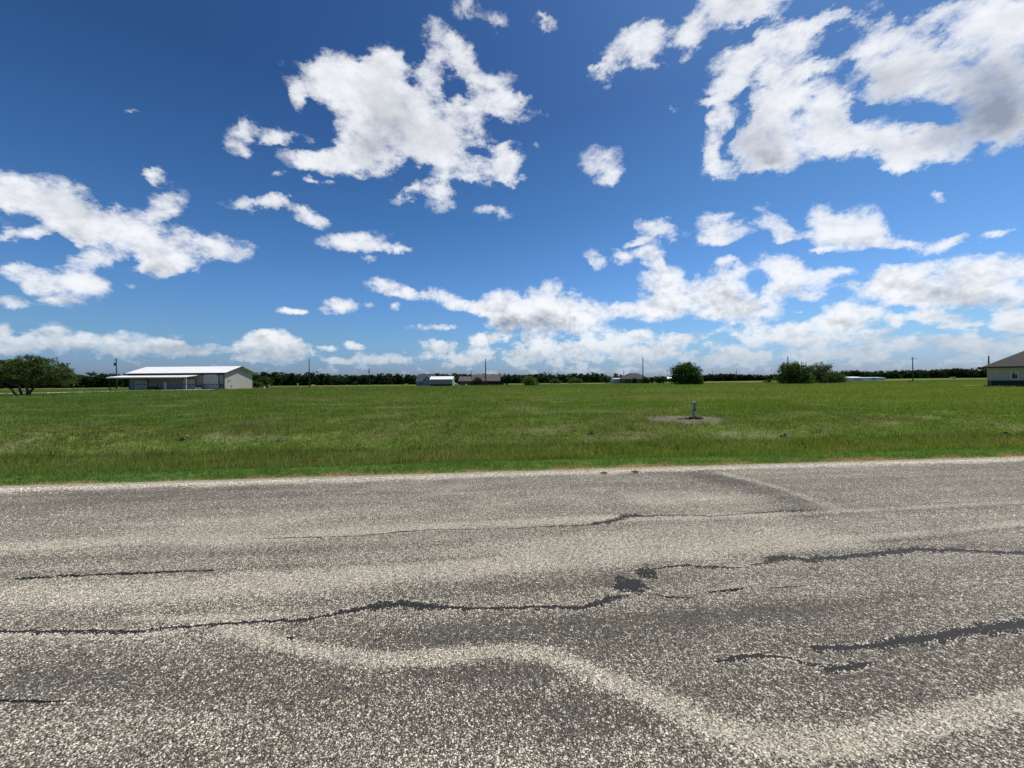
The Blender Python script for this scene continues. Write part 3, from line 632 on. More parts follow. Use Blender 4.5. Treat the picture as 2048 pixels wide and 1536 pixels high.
# ------------------------------------------------------------------ metal garage
def garage():
    D = 90.; X = lambda px, d=D: float(P(px, 769, d)[0]); k = D / F
    xl, xr = X(258), X(449); cx = (xl + xr) / 2; z0 = h1(cx, D) - .02
    r = thing('metal_garage', 'long beige metal garage with white roof, front awning and three overhead doors', 'building', (cx, D, z0))
    L, Rr = xl - cx, xr - cx; dep = 9.6; ez = 4.02; rz = 5.55
    Zf = lambda px, py: float(P(px, py, D)[2]) - z0
    MB().prism([(0, 0), (dep, 0), (dep, ez - .12), (dep / 2, rz - .14), (0, ez - .12)], 'x', L, Rr).build('wall', M['sheet'], r)
    MB().prism([(.02, 0), (dep - .02, 0), (dep - .02, ez - .12), (dep / 2, rz - .15), (.02, ez - .12)], 'x', Rr + .003, Rr + .05).build('gable_wall', M['sheet_side'], r)
    oh = .55; sl = (rz - ez) / (dep / 2); th = .12
    a, c = L - .45, Rr + .75
    rf = MB()
    rf.prism([(-oh, ez - oh * sl), (dep / 2, rz), (dep / 2, rz + th), (-oh, ez - oh * sl + th)], 'x', a, c)
    rf.prism([(dep / 2, rz + .001), (dep + oh, ez - oh * sl), (dep + oh, ez - oh * sl + th), (dep / 2, rz + th - .002)], 'x', a + .003, c - .003)
    rf.build('roof', M['roof_white'], r)
    MB().box(a, c, -oh - .06, -oh - .002, ez - oh * sl - .14, ez - oh * sl + th - .01).build('fascia', M['trim_dark'], r)
    for s in (0, 1):
        MB().prism([(-oh, ez - oh * sl - .14), (dep / 2, rz - .14), (dep / 2, rz + th - .01), (-oh, ez - oh * sl + th - .01)] if s == 0 else [(dep / 2, rz - .14), (dep + oh, ez - oh * sl - .14), (dep + oh, ez - oh * sl + th - .01), (dep / 2, rz + th - .01)], 'x', c + .003, c + .06).build('rake_trim', M['trim_dark'], r)
    for px in (258.5, 448.2): MB().box(X(px) - cx - .09, X(px) - cx + .09, -.03, -.002, 0, ez - .2).build('corner_trim', M['trim_dark'], r)
    MB().box(L, Rr, -.05, -.002, ez - .62, ez - .14).build('eave_band', M['trim_dark'], r)
    def door(p0, p1, top, bot, ch):
        x0, x1 = X(p0) - cx, X(p1) - cx; z1 = Zf(p0, top); cc = ch
        shp = lambda g: [(x0 - g, 0), (x0 - g, z1 - cc), (x0 + cc - g * .4, z1 + g), (x1 - cc + g * .4, z1 + g), (x1 + g, z1 - cc), (x1 + g, 0)]
        d = MB().prism(shp(0), 'y', -.10, -.04).build('overhead_door', M['door_grey'], r)
        MB().prism(shp(.16), 'y', -.05, -.003).build('door_trim', M['trim_dark'], d)
        n = 4 if p1 - p0 > 25 and top < 756 else 3; zz = Zf(p0, 769)
        for i in range(n):
            w = (x1 - x0) / n; MB().box(x0 + w * (i + .2), x0 + w * (i + .8), -.115, -.101, zz - .12, zz + .1).build('door_window', M['pane'], d)
    door(269.5, 295.5, 759, 781, .4); door(366, 391.5, 758, 780, .4); door(406.5, 437.5, 749, 779, .45)
    ed = MB().box(X(327.5) - cx, X(334) - cx, -.07, -.004, .05, Zf(330, 764.5)).build('entry_door', M['white'], r); MB().box(X(333) - cx - .04, X(333) - cx + .04, -.13, -.071, 1., 1.1).build('handle', M['iron'], ed)
    for p0, p1, t, b in ((313.5, 319.5, 764, 773.8), (341.5, 346.5, 767, 773.8)):
        w = MB().box(X(p0) - cx, X(p1) - cx, -.06, -.004, Zf(p0, b), Zf(p0, t)).build('window', M['white'], r)
        MB().box(X(p0) - cx + .08, X(p1) - cx - .08, -.075, -.061, Zf(p0, b) + .07, Zf(p0, t) - .07).build('pane', M['pane'], w)
    # awning
    ax0, ax1 = X(212, 86.) - cx, X(400.5) - cx; zb = 3.42; zf = 2.92; yf = -4.05
    aw = MB().prism([(-.07, zb), (yf, zf), (yf, zf + .1), (-.07, zb + .1)], 'x', ax0, ax1).build('awning', M['roof_white'], r)
    MB().box(ax0, ax1, yf - .05, yf - .002, zf - .12, zf + .09).build('gutter', M['white'], aw)
    MB().box(ax0 + .1, ax1 - .1, yf + .1, yf + .25, zf - .24, zf - .01).build('beam', M['trim_dark'], aw)
    MB().prism([(-.08, zb - .03), (yf + .26, zf + .0), (yf + .26, zf + .035 - .04), (-.08, zb - .06)], 'x', ax0 + .1, ax1 - .1).build('shade_panel', M['trim_dark'], aw)  # dark panel added under the awning to deepen the porch shade
    for px, m in ((218.5, 'trim_dark'), (371.3, 'shed_grey')):
        xx = float(P(px, 769, 86.)[0]) - cx; MB().box(xx - .06, xx + .06, yf + .1, yf + .28, -.2, zf - .245).build('awning_post', M[m], aw)
    MB().box(Rr + .052, Rr + .2, 1.2, 1.45, 2.0, 2.25).build('wall_lamp', M['iron'], r)
    MB().box(Rr + .052, Rr + .16, 1.9, 2.2, .7, 1.).build('outlet_box', M['iron'], r)
    # things standing before the garage
    def at(px, dy): 
        p = P(px, 769, D + dy); return (float(p[0]), D + dy, h1(p[0], D + dy))
    g = thing('barbecue_grill', 'black barrel barbecue grill at the right corner of the garage front', 'grill', at(443.5, -1.))
    MB().tube([(-.55, 0, .95), (-.5, 0, .95), (.5, 0, .95), (.55, 0, .95)], [.1, .32, .32, .1], 12).build('barrel', M['black'], g)
    MB().tube([(-.55, 0, 1.2), (-.55, 0, 1.9)], [.07, .06], 8).build('chimney', M['black'], g)
    for sx in (-.4, .4):
        for sy in (-.22, .22): MB().box(sx - .03, sx + .03, sy - .03, sy + .03, 0, .85).build('leg', M['black'], g)
    MB().box(-.45, .45, -.6, -.33, .82, .87).build('side_shelf', M['iron'], g)
    for i, px in enumerate((393.5, 400)):
        p = thing('planter', ('white planter bowl beside the middle overhead door', 'white planter bowl nearest the tall overhead door')[i], 'planter', at(px, -1.2), 'white planters by the garage doors')
        MB().tube([(0, 0, 0), (0, 0, .1), (0, 0, .5), (0, 0, .56)], [.2, .3, .42, .45], 12).build('pot', M['white'], p)
        MB().tube([(0, 0, .5), (.04, 0, .62), (-.05, .03, .78), (.05, 0, .92), (0, 0, 1.02)], [.3, .42, .36, .27, .08], 9).build('plant', mat('potted plant', MD, .8, .4, 12, bump=.03), p)
    s = thing('bench', 'long dark bench under the awning between the first overhead door and the entry door', 'bench', at(304, -1.))
    MB().box(-1.0, 1.0, -.3, .3, .38, .5).build('seat', M['trim_dark'], s, bevel=.02); MB().box(-1.0, 1.0, .22, .32, .5, .9).build('backrest', M['trim_dark'], s, bevel=.02)
    for sx in (-.9, .9): MB().box(sx - .06, sx + .06, -.28, .28, 0, .38).build('leg', M['trim_dark'], s)
garage()
# concrete drive and apron laid on the ground
def drive():
    cs = [(-60, 59.5), (0, 60), (60, 61.), (120, 63.5), (180, 68.), (235, 74), (290, 82), (345, 84.5), (430, 86.5)]
    px = np.array([c[0] for c in cs], float); dd = np.array([c[1] for c in cs]); u = np.linspace(px[0], px[-1], 120); d = np.interp(u, px, dd)
    w = np.interp(u, [-60, 200, 260, 345, 430], [1.7, 2.2, 4.2, 4.6, 3.]) / 2
    rows = []
    for f in (-1, -.5, 0, .5, 1):
        D = d + f * w; p = np.stack([P(a, 769, b) for a, b in zip(u, D)]); rows.append(np.c_[p[:, 0], p[:, 1], H(p[:, 0], p[:, 1]) + (.10 if abs(f) < 1 else -.04)])
    o = link('driveway', np_mesh('driveway', np.concatenate(rows), [grid_faces(len(u), 5)], M['concrete'], smooth=False))
    tag(o, 'pale concrete drive leading to the metal garage', kind='structure')
drive()

# ------------------------------------------------------------------ cream house at the right
def cream_house():
    D = 50.; p = P(1974.5, 756, D); x0, z0 = float(p[0]), h1(p[0] + 2, D) - .03
    r = thing('cream_house', 'cream walled house with dark hip roof and green skirting at the pasture edge', 'house', (x0, D, z0)); r.rotation_euler.z = -rad(52)
    W, dep = 17., 12.4; zs, ze = .92, 2.55
    MB().box(0, W, .06, dep, zs + .002, ze + .1).build('wall', M['cream'], r)
    MB().box(-.004, -.03, .1, dep, zs + .002, ze).build('side_wall', M['cream_side'], r)
    MB().box(.03, W, 0, dep, 0, zs).build('skirting', M['skirt'], r)
    MB().box(-.04, W, -.03, -.002, zs - .06, zs + .06).build('water_table', M['cream'], r)
    o = .45; hx, hz = dep / 2 + .1, ze + .06 + .6 * (dep / 2 + .45)
    v = [(-o, -o, ze + .06), (W + o, -o, ze + .06), (W + o, dep + o, ze + .06), (-o, dep + o, ze + .06), (hx - .1, dep / 2, hz), (W - dep / 2, dep / 2, hz)]
    m = MB(); m.v = v; m.f = [(0, 1, 5, 4), (1, 2, 5), (2, 3, 4, 5), (3, 0, 4), (3, 2, 1, 0)]; m.build('roof', M['shingle'], r)
    MB().box(-o - .02, W + o, -o - .05, -o - .003, ze - .1, ze + .075).build('fascia', M['trim_dark'], r)
    MB().box(-o - .05, -o - .003, -o, dep + o, ze - .1, ze + .075).build('side_fascia', M['trim_dark'], r)
    k = D / F; wx0, wx1 = 1.86, 2.47; wz1 = float(P(2030, 744.8, D)[2]) - z0; wz0 = float(P(2030, 758.6, D)[2]) - z0
    w = MB().box(wx0, wx1, .01, .055, wz0, wz1).build('window', M['white'], r)
    MB().box(wx0 + .09, wx1 - .09, -.01, .008, wz0 + .08, wz1 - .08).build('pane', M['pane'], w)
    MB().box(wx0 + .3, wx1 - .1, -.03, -.012, wz1 - .3, wz1 - .1).build('blind', M['cream'], w)
    MB().box(.14, .3, -.02, -.003, .3, .75).build('access_hatch', M['iron'], r)
    vt = MB().tube([(6.2, 3, 3.6), (6.2, 3, 4.2)], [.07, .07], 8).build('roof_vent', M['trim_dark'], r)
    x1 = float(P(2042.5, 756, 48.8)[0]); g = thing('garden_urn', 'small pale urn on the grass before the green skirting', 'urn', (x1, 48.8, h1(x1, 48.8)))
    MB().tube([(0, 0, 0), (0, 0, .08), (0, 0, .12), (0, 0, .3), (0, 0, .42), (0, 0, .45)], [.13, .13, .06, .17, .14, .17], 12).build('bowl', M['concrete'], g, smooth=True)
    x1 = float(P(1943, 771, 56.)[0]); b = thing('slab', 'flat pale concrete slab lying in the grass beside the cream house', 'slab', (x1, 56., h1(x1, 56.) - .02))
    MB().box(-1.2, 1.3, -.6, .6, 0, .14).build('deck', M['concrete'], b, bevel=.01); MB().box(-1.25, .3, -.72, -.603, 0, .13).build('edge_shade', M['trim_dark'], b)  # dark strip along the front edge stands in for the slab's shadow
cream_house()

# ------------------------------------------------------------------ middle-distance buildings
def plane(D):
    return (lambda px: float(P(px, 765, D)[0])), (lambda px, py: float(P(px, py, D)[2]))
def gable_shed(name, label, p0, p1, y_ridge, y_eave, D, dep, wm, rm, ridge_axis='x', base=None, cat='shed'):
    X, Z = plane(D); xa, xb = X(p0), X(p1); z = h1((xa + xb) / 2, D) - .02; W = xb - xa
    r = thing(name, label, cat, ((xa + xb) / 2, D, z)); pm = (p0 + p1) / 2
    ze = Z(pm, y_eave) - z; 
    if ridge_axis == 'x':
        zr = float(P(pm, y_ridge, D + dep / 2)[2]) - z
        MB().prism([(0, 0), (dep, 0), (dep, ze), (dep / 2, zr - .06), (0, ze)], 'x', -W / 2, W / 2).build('wall', wm, r)
        o = .2; sl = (zr - ze) / (dep / 2)
        rf = MB().prism([(-o, ze - o * sl + .02), (dep / 2, zr), (dep / 2, zr + .08), (-o, ze - o * sl + .1)], 'x', -W / 2 - .15, W / 2 + .15)
        rf.prism([(dep / 2, zr + .001), (dep + o, ze - o * sl + .02), (dep + o, ze - o * sl + .1), (dep / 2, zr + .079)], 'x', -W / 2 - .147, W / 2 + .147); rf.build('roof', rm, r)
    else:
        zr = Z(pm, y_ridge) - z
        MB().prism([(-W / 2, 0), (W / 2, 0), (W / 2, ze), (0, zr - .06), (-W / 2, ze)], 'y', 0, dep).build('wall', wm, r)
        o = .15; sl = (zr - ze) / (W / 2)
        rf = MB().prism([(-W / 2 - o, ze - o * sl + .02), (0, zr), (0, zr + .1), (-W / 2 - o, ze - o * sl + .12)], 'y', -.15, dep + .1)
        rf.prism([(0, zr + .001), (W / 2 + o, ze - o * sl + .02), (W / 2 + o, ze - o * sl + .12), (0, zr + .099)], 'y', -.147, dep + .097); rf.build('roof', rm, r)
    return r, X, Z, z, W
r, X, Z, z, W = gable_shed('storage_shed', 'olive grey storage shed with bright white roof and a black strip for the shade under its floor', 860, 905, 753.2, 758.6, 122, 4.2, M['shed_grey'], M['roof_white'])
MB().box(-W / 2 + .02, W / 2 - .02, -.04, -.004, .02, Z(880, 768) - z).build('base_shade', M['black'], r); MB().box(-W / 2 - .01, -W / 2 + .06, -.05, -.003, 0, 2.5).build('corner_trim', M['white'], r); MB().box(W / 2 - .06, W / 2 + .01, -.05, -.003, 0, 2.5).build('corner_trim', M['white'], r)  # black strip on the wall foot stands in for shade under the floor
r, X, Z, z, W = gable_shed('white_shed', 'white gabled metal shed, the left one of the adjoining pair before the hill wood', 1703.5, 1732, 753.6, 755.8, 196, 12, M['shed_white'], M['shed_white'], 'x')
for px in (1711, 1719): MB().box(X(px) - (X(1703.5) + X(1732)) / 2 - 1, X(px) - (X(1703.5) + X(1732)) / 2 + 1, -.05, -.004, .0, 1.6).build('door', M['shed_blue'], r)
r, X, Z, z, W = gable_shed('white_shed', 'long low white metal shed, the right one of the adjoining pair', 1733, 1771, 754.6, 755.6, 197, 10, M['shed_white'], M['shed_blue'], 'x')
MB().box(-2.2, 0, -.05, -.004, 0, 1.5).build('door', M['shed_blue'], r)
r, X, Z, z, W = gable_shed('metal_shed', 'grey blue metal shed with low roof before the pale yellow green trees', 1227, 1249, 756.2, 758.2, 188, 6, M['shed_blue'], M['shed_blue'], 'x')

def blue_house():
    D = 150.; X, Z = plane(D); c = X(847); z = h1(c, D) - .02; q = lambda px: X(px) - c; hz = lambda py: Z(847, py) - z
    r = thing('blue_house', 'blue grey house with dark slate roof half hidden behind the white roofed shed', 'house', (c, D, z))
    MB().box(q(832), q(866), .0, 8.5, 0, hz(762.5)).build('wall', M['blue'], r)
    MB().prism([(-.4, hz(763)), (4.2, hz(749.4) + .35), (8.9, hz(763))], 'x', q(831.2), q(866.5)).build('roof', M['slate'], r)
    g = MB().prism([(q(848.5), 0), (q(865), 0), (q(865), hz(761)), (q(856.8), hz(754)), (q(848.5), hz(761))], 'y', -1.6, -.01).build('gable_wing', M['blue'], r)
    gr = MB(); o = .3
    gr.prism([(q(847.2), hz(762.3)), (q(856.8), hz(753.4)), (q(856.8), hz(752.6)), (q(847.2), hz(761.4))], 'y', -1.9, 3.2); gr.prism([(q(856.8) + .003, hz(753.4)), (q(866.2), hz(762.3)), (q(866.2), hz(761.4)), (q(856.8) + .003, hz(752.6))], 'y', -1.897, 3.197); gr.build('gable_roof', M['slate'], r)
    MB().box(q(854.5), q(857), -1.66, -1.603, hz(759.5), hz(756.8)).build('window', M['white'], r)
    for a, b in ((833.5, 835.5), (837.5, 840), (842, 844.5)):
        w = MB().box(q(a), q(b), -.06, -.004, hz(768), hz(764)).build('window', M['white'], r); MB().box(q(a) + .07, q(b) - .07, -.08, -.061, hz(768) + .07, hz(764) - .07).build('pane', M['pane'], w)
    for a, b in ((849.5, 851.3), (852.2, 854), (855, 857.4)):
        w = MB().box(q(a), q(b), -1.66, -1.603, hz(768), hz(763.5)).build('window', M['white'], r); MB().box(q(a) + .06, q(b) - .06, -1.68, -1.661, hz(768) + .07, hz(763.5) - .07).build('pane', M['pane'], w)
blue_house()

def brown_house():
    D = 152.; X, Z = plane(D); c = X(958); z = h1(c, D) - .02; q = lambda px: X(px) - c; hz = lambda py: Z(958, py) - z
    r = thing('brown_roofed_house', 'long low brick house with broad brown shingle roof behind a dark board fence', 'house', (c, D, z))
    MB().box(q(918.5), q(998), 0, 9, 0, hz(761.5)).build('wall', M['brick'], r)
    rf = MB().prism([(-.6, hz(762)), (4.5, float(P(975, 748.6, D + 4.5)[2]) - z), (9.6, hz(762))], 'x', q(942.5), q(999.5)); rf.build('main_roof', M['shingle_tan'], r)
    MB().prism([(-.7, hz(761.8)), (4., float(P(930, 752.8, D + 4)[2]) - z), (8.8, hz(761.8))], 'x', q(916.8), q(942.3)).build('wing_roof', M['shingle_tan'], r)
    zz = hz(758.3)
    for px in (922.6, 927.8): MB().box(q(px) - .16, q(px) + .16, .75, 1.15, zz - .1, zz + .28).build('skylight', M['white'], r)
    MB().box(q(967) - .35, q(970) + .1, 2.6, 3.1, hz(754.8), hz(752.6)).build('roof_vent', M['black'], r)
    MB().box(q(983), q(990), -.05, -.004, .9, 1.9).build('window', M['pane'], r)
    MB().box(q(936.5), q(939.5), -.06, -.004, .1, 2.0).build('door', M['wood'], r)
    Df = 147.; X2, Z2 = plane(Df); cf = X2(973); zf = h1(cf, Df) - .02
    f = thing('board_fence', 'long dark stained board fence in front of the brown roofed house', 'fence', (cf, Df, zf))
    a, b = X2(940.5) - cf, X2(1007.5) - cf; ht = Z2(973, 763.4) - zf
    MB().box(a, b, 0, .05, .04, ht).build('board_panel', M['fence'], f)
    for i in range(9):
        xx = a + (b - a) * i / 8; MB().box(xx - .06, xx + .06, .053, .17, 0, ht + .06).build('post', M['fence'], f)
    x1 = X2(933); g = thing('white_drum', 'small white drum on the grass before the brick wall by the fence end', 'drum', (X2(932.5), 146, h1(x1, 146)))
    MB().tube([(0, 0, 0), (0, 0, .45), (0, 0, .5)], [.28, .28, .24], 12).build('body', M['plastic'], g); MB().tube([(0, 0, .501), (0, 0, .54)], [.2, .2], 12).build('lid', M['iron'], g)
    for i, (px, w, hh, lb) in enumerate(((909, .45, 1.1, 'round topped white tank between the storage shed and the brown house'), (914, .3, 1.1, 'narrow white box standing next to the brown house wall'))):
        t = thing('white_tank' if i == 0 else 'utility_box', lb, 'tank' if i == 0 else 'box', (X2(px), 146.5, h1(X2(px), 146.5)))
        if i == 0: MB().tube([(0, 0, .15), (0, 0, .3), (0, 0, .9), (0, 0, 1.15)], [.3, .45, .45, .15], 12).build('vessel', M['plastic'], t, smooth=True); MB().box(-.35, .35, -.2, .2, 0, .16).build('stand', M['iron'], t)
        else: MB().box(-.3, .3, -.2, .2, 0, hh).build('cabinet', M['plastic'], t, bevel=.03); MB().box(-.33, .33, -.23, .23, hh + .001, hh + .08).build('cap', M['iron'], t)
brown_house()

def hip_house():
    D = 182.; X, Z = plane(D); c = X(1272); z = h1(c, D) - .02; q = lambda px: X(px) - c; hz = lambda py: Z(1272, py) - z
    r = thing('hip_roofed_house', 'brown house with tall hip roof half hidden by dark garden trees', 'house', (c, D, z))
    MB().box(q(1247), q(1299), .0, 12, 0, hz(757.5)).build('wall', M['brick'], r)
    zt = float(P(1275, 746.2, D + 6)[2]) - z; e = hz(757.8)
    m = MB(); m.v = [(q(1245.5), -.5, e), (q(1301), -.5, e), (q(1301), 12.5, e), (q(1245.5), 12.5, e), (q(1267), 6, zt), (q(1283.5), 6, zt)]; m.f = [(0, 1, 5, 4), (1, 2, 5), (2, 3, 4, 5), (3, 0, 4), (3, 2, 1, 0)]; m.build('roof', M['shingle'], r)
    MB().box(q(1259), q(1260.5), 4, 4.6, hz(756), hz(747.6)).build('chimney', M['brick'], r)
    for a in (1251, 1257): w = MB().box(q(a), q(a + 3), -.06, -.003, .7, 2.1).build('window', M['pane'], r)
    MB().box(q(1269), q(1272), -.06, -.003, 0, 2.1).build('door', M['wood'], r)
    x1 = X(1338.5); s = thing('white_canopy', 'tiny white canopy showing between the spiky tree and the lone tall tree', 'canopy', (float(P(1338.5, 757, 200)[0]), 200, h1(x1, 200)))
    MB().prism([(-1.2, 2.1), (1.2, 2.1), (0, 2.9)], 'x', -1.1, 1.1).build('cover', M['plastic'], s)
    for sx in (-1., 1.):
        for sy in (-1., 1.): MB().box(sx - .05, sx + .05, sy - .05, sy + .05, 0, 2.1).build('post', M['iron'], s)
hip_house()

# ------------------------------------------------------------------ utility poles
def pole(label, px, ytop, D, w=.15, arm=0, can=False, low=False, lean=0.):
    b = P(px, 765, D); z = h1(b[0], b[1]); ht = float(P(px, ytop, D)[2]) - z
    r = thing('utility_pole', label, 'utility pole', (float(b[0]), float(b[1]), z - .1), 'wooden utility poles across the pasture')
    MB().tube([(0, 0, 0), (lean * .5, 0, ht * .5), (lean, 0, ht + .1)], [w, w * .9, w * .72], 8).build('shaft', M['pole'], r, smooth=True)
    MB().tube([(lean + .0, 0, ht + .101), (lean, 0, ht + .28)], [.05, .03], 6).build('insulator', M['iron'], r)
    if arm:
        MB().box(lean - arm / 2, lean + arm / 2, -w - .1, -w * .8, ht - .45, ht - .33).build('crossarm', M['pole'], r)
        for sx in (-.42, .42): MB().tube([(lean + sx * arm, -w - .04, ht - .33), (lean + sx * arm, -w - .04, ht - .12)], [.05, .035], 6).build('insulator', M['iron'], r)
    if can: MB().tube([(lean - w - .28, 0, ht - 2.0), (lean - w - .28, 0, ht - 1.95), (lean - w - .28, 0, ht - 1.15), (lean - w - .28, 0, ht - 1.1)], [.2, .27, .27, .2], 10).build('transformer', M['iron'], r)
    if low: MB().box(lean * .5 - .1, lean * .5 + .6, -w - .08, -w * .8, ht * .45, ht * .45 + .1).build('bracket', M['pole'], r)
    return r
pole('utility pole with small crossarm beside the garage awning', 233.3, 717, 112, .17, 1.0, True)
pole('tall bare pole alone in the pasture right of the garage', 618.8, 717, 118, .16)
pole('shorter pole with transformer against the wood left of the blue house', 739, 737, 205, .19, .9, True)
pole('bare pole rising in front of the brown shingle roof', 971.5, 718, 126, .20)
pole('bare pole standing before the hip roofed house', 1286, 715, 133, .18)
pole('pole rising out of the broad bushy tree', 1576.5, 714, 124, .19, lean=-.1)
pole('pole with a thin crossarm and a low bracket past the white sheds', 1825.6, 714.5, 114, .14, 1.6, low=True)
pole('thick pole top showing over the roof of the cream house', 1977.5, 712, 92, .16)
pole('thin far pole rising above the wood near the shorter transformer pole', 779, 743, 262, .16)
pole('far pole with transformer at the left end of the brown main roof', 943.3, 742, 176, .13, 0, True)
pole('thin far pole above the middle wood past the small pale shrub', 1097.5, 742, 285, .17)
pole('far pole behind the grey blue metal shed', 1247.8, 741, 215, .2)
pole('thin far pole just right of the lone tall tree', 1425.3, 740.5, 285, .17)
pole('far pole above the thin tree line left of the broad bushy tree', 1473, 739, 280, .2)

# ------------------------------------------------------------------ small things in the pasture
def at(px, D): p = P(px, 768, D); return (float(p[0]), float(p[1]), h1(p[0], p[1]))
c = thing('wooden_crate', 'brown wooden crate standing in the grass right of the garage', 'crate', at(536, 96))
MB().box(-.32, .32, -.3, .3, .05, 1.0).build('body', M['wood'], c)
for zz in (.15, .5, .85): MB().box(-.36, .36, -.34, -.303, zz, zz + .14).build('slat', M['wood'], c)
b = thing('white_sack', 'slumped white sack beside the brown wooden crate', 'sack', at(528.5, 95.5))
MB().tube([(-.38, 0, .1), (-.2, .05, .2), (.05, 0, .26), (.3, 0, .12), (.42, 0, .06)], [.06, .2, .26, .15, .05], 9).build('bag', M['plastic'], b, smooth=True); MB().tube([(.05, 0, .5), (.07, 0, .62)], [.05, .08], 7).build('tied_neck', M['plastic'], b)
for i, (px, lb) in enumerate(((546, 'dark flat stone in the grass close to the wooden crate'), (551, 'dark flat stone in the grass farther from the wooden crate'))):
    MBx = MB().tube([(-.3, 0, .05), (-.15, 0, .1), (.15, .03, .1), (.3, 0, .05)], [.05, .14, .12, .04], 7); o = MBx.build('stone', M['dirt'], None, at(px, 96), smooth=True); tag(o, lb, 'stone', 'stones by the crate')
for px, D, lb in ((595.6, 205, 'small white board on a stake before the wood left of the lone pole'), (147.5, 150, 'small white board on a post between the mesquite and the far wood')):
    s = thing('white_sign', lb, 'sign', at(px, D)); k = D / 150
    MB().box(-.05 * k, .05 * k, -.04, .04, 0, 1.4 * k).build('post', M['pole'], s); MB().box(-.22 * k, .22 * k, -.08, -.042, (.2 if D > 200 else 1.35) * k, (1.15 if D > 200 else 1.8) * k).build('board', M['plastic'], s)
v = thing('white_trailer', 'tiny white trailer far off on the hillside grass below the wood', 'trailer', at(1908.5, 205))
MB().box(-1., 1., 0, 1.4, .35, 1.0).build('body', M['shed_white'], v, bevel=.1)
for sx in (-.5, .5): MB().tube([(sx, -.08, .3), (sx, .1, .3)], [.28, .28], 12).build('wheel', M['black'], v)
for i, (px, lb, sc) in enumerate(((1817, 'dark earth clump in the pasture beside the pole past the white sheds', 1.), (1866, 'low dark clump of weeds in the hillside grass', .8))):
    t = thing('weed_clump', lb, 'weeds', at(px, 108)); link('leaves', leaf_mesh('leaves', np.abs(R.normal(0, 1, (260, 3))) * np.array([.0, .0, .14]) + R.normal(0, 1, (260, 3)) * np.array([.4, .25, 0]) * sc, .16, (.03, .035, .015)), t)
    MB().tube([(0, 0, 0), (.05, 0, .25)], [.03, .01], 5).build('stem', M['bark'], t)

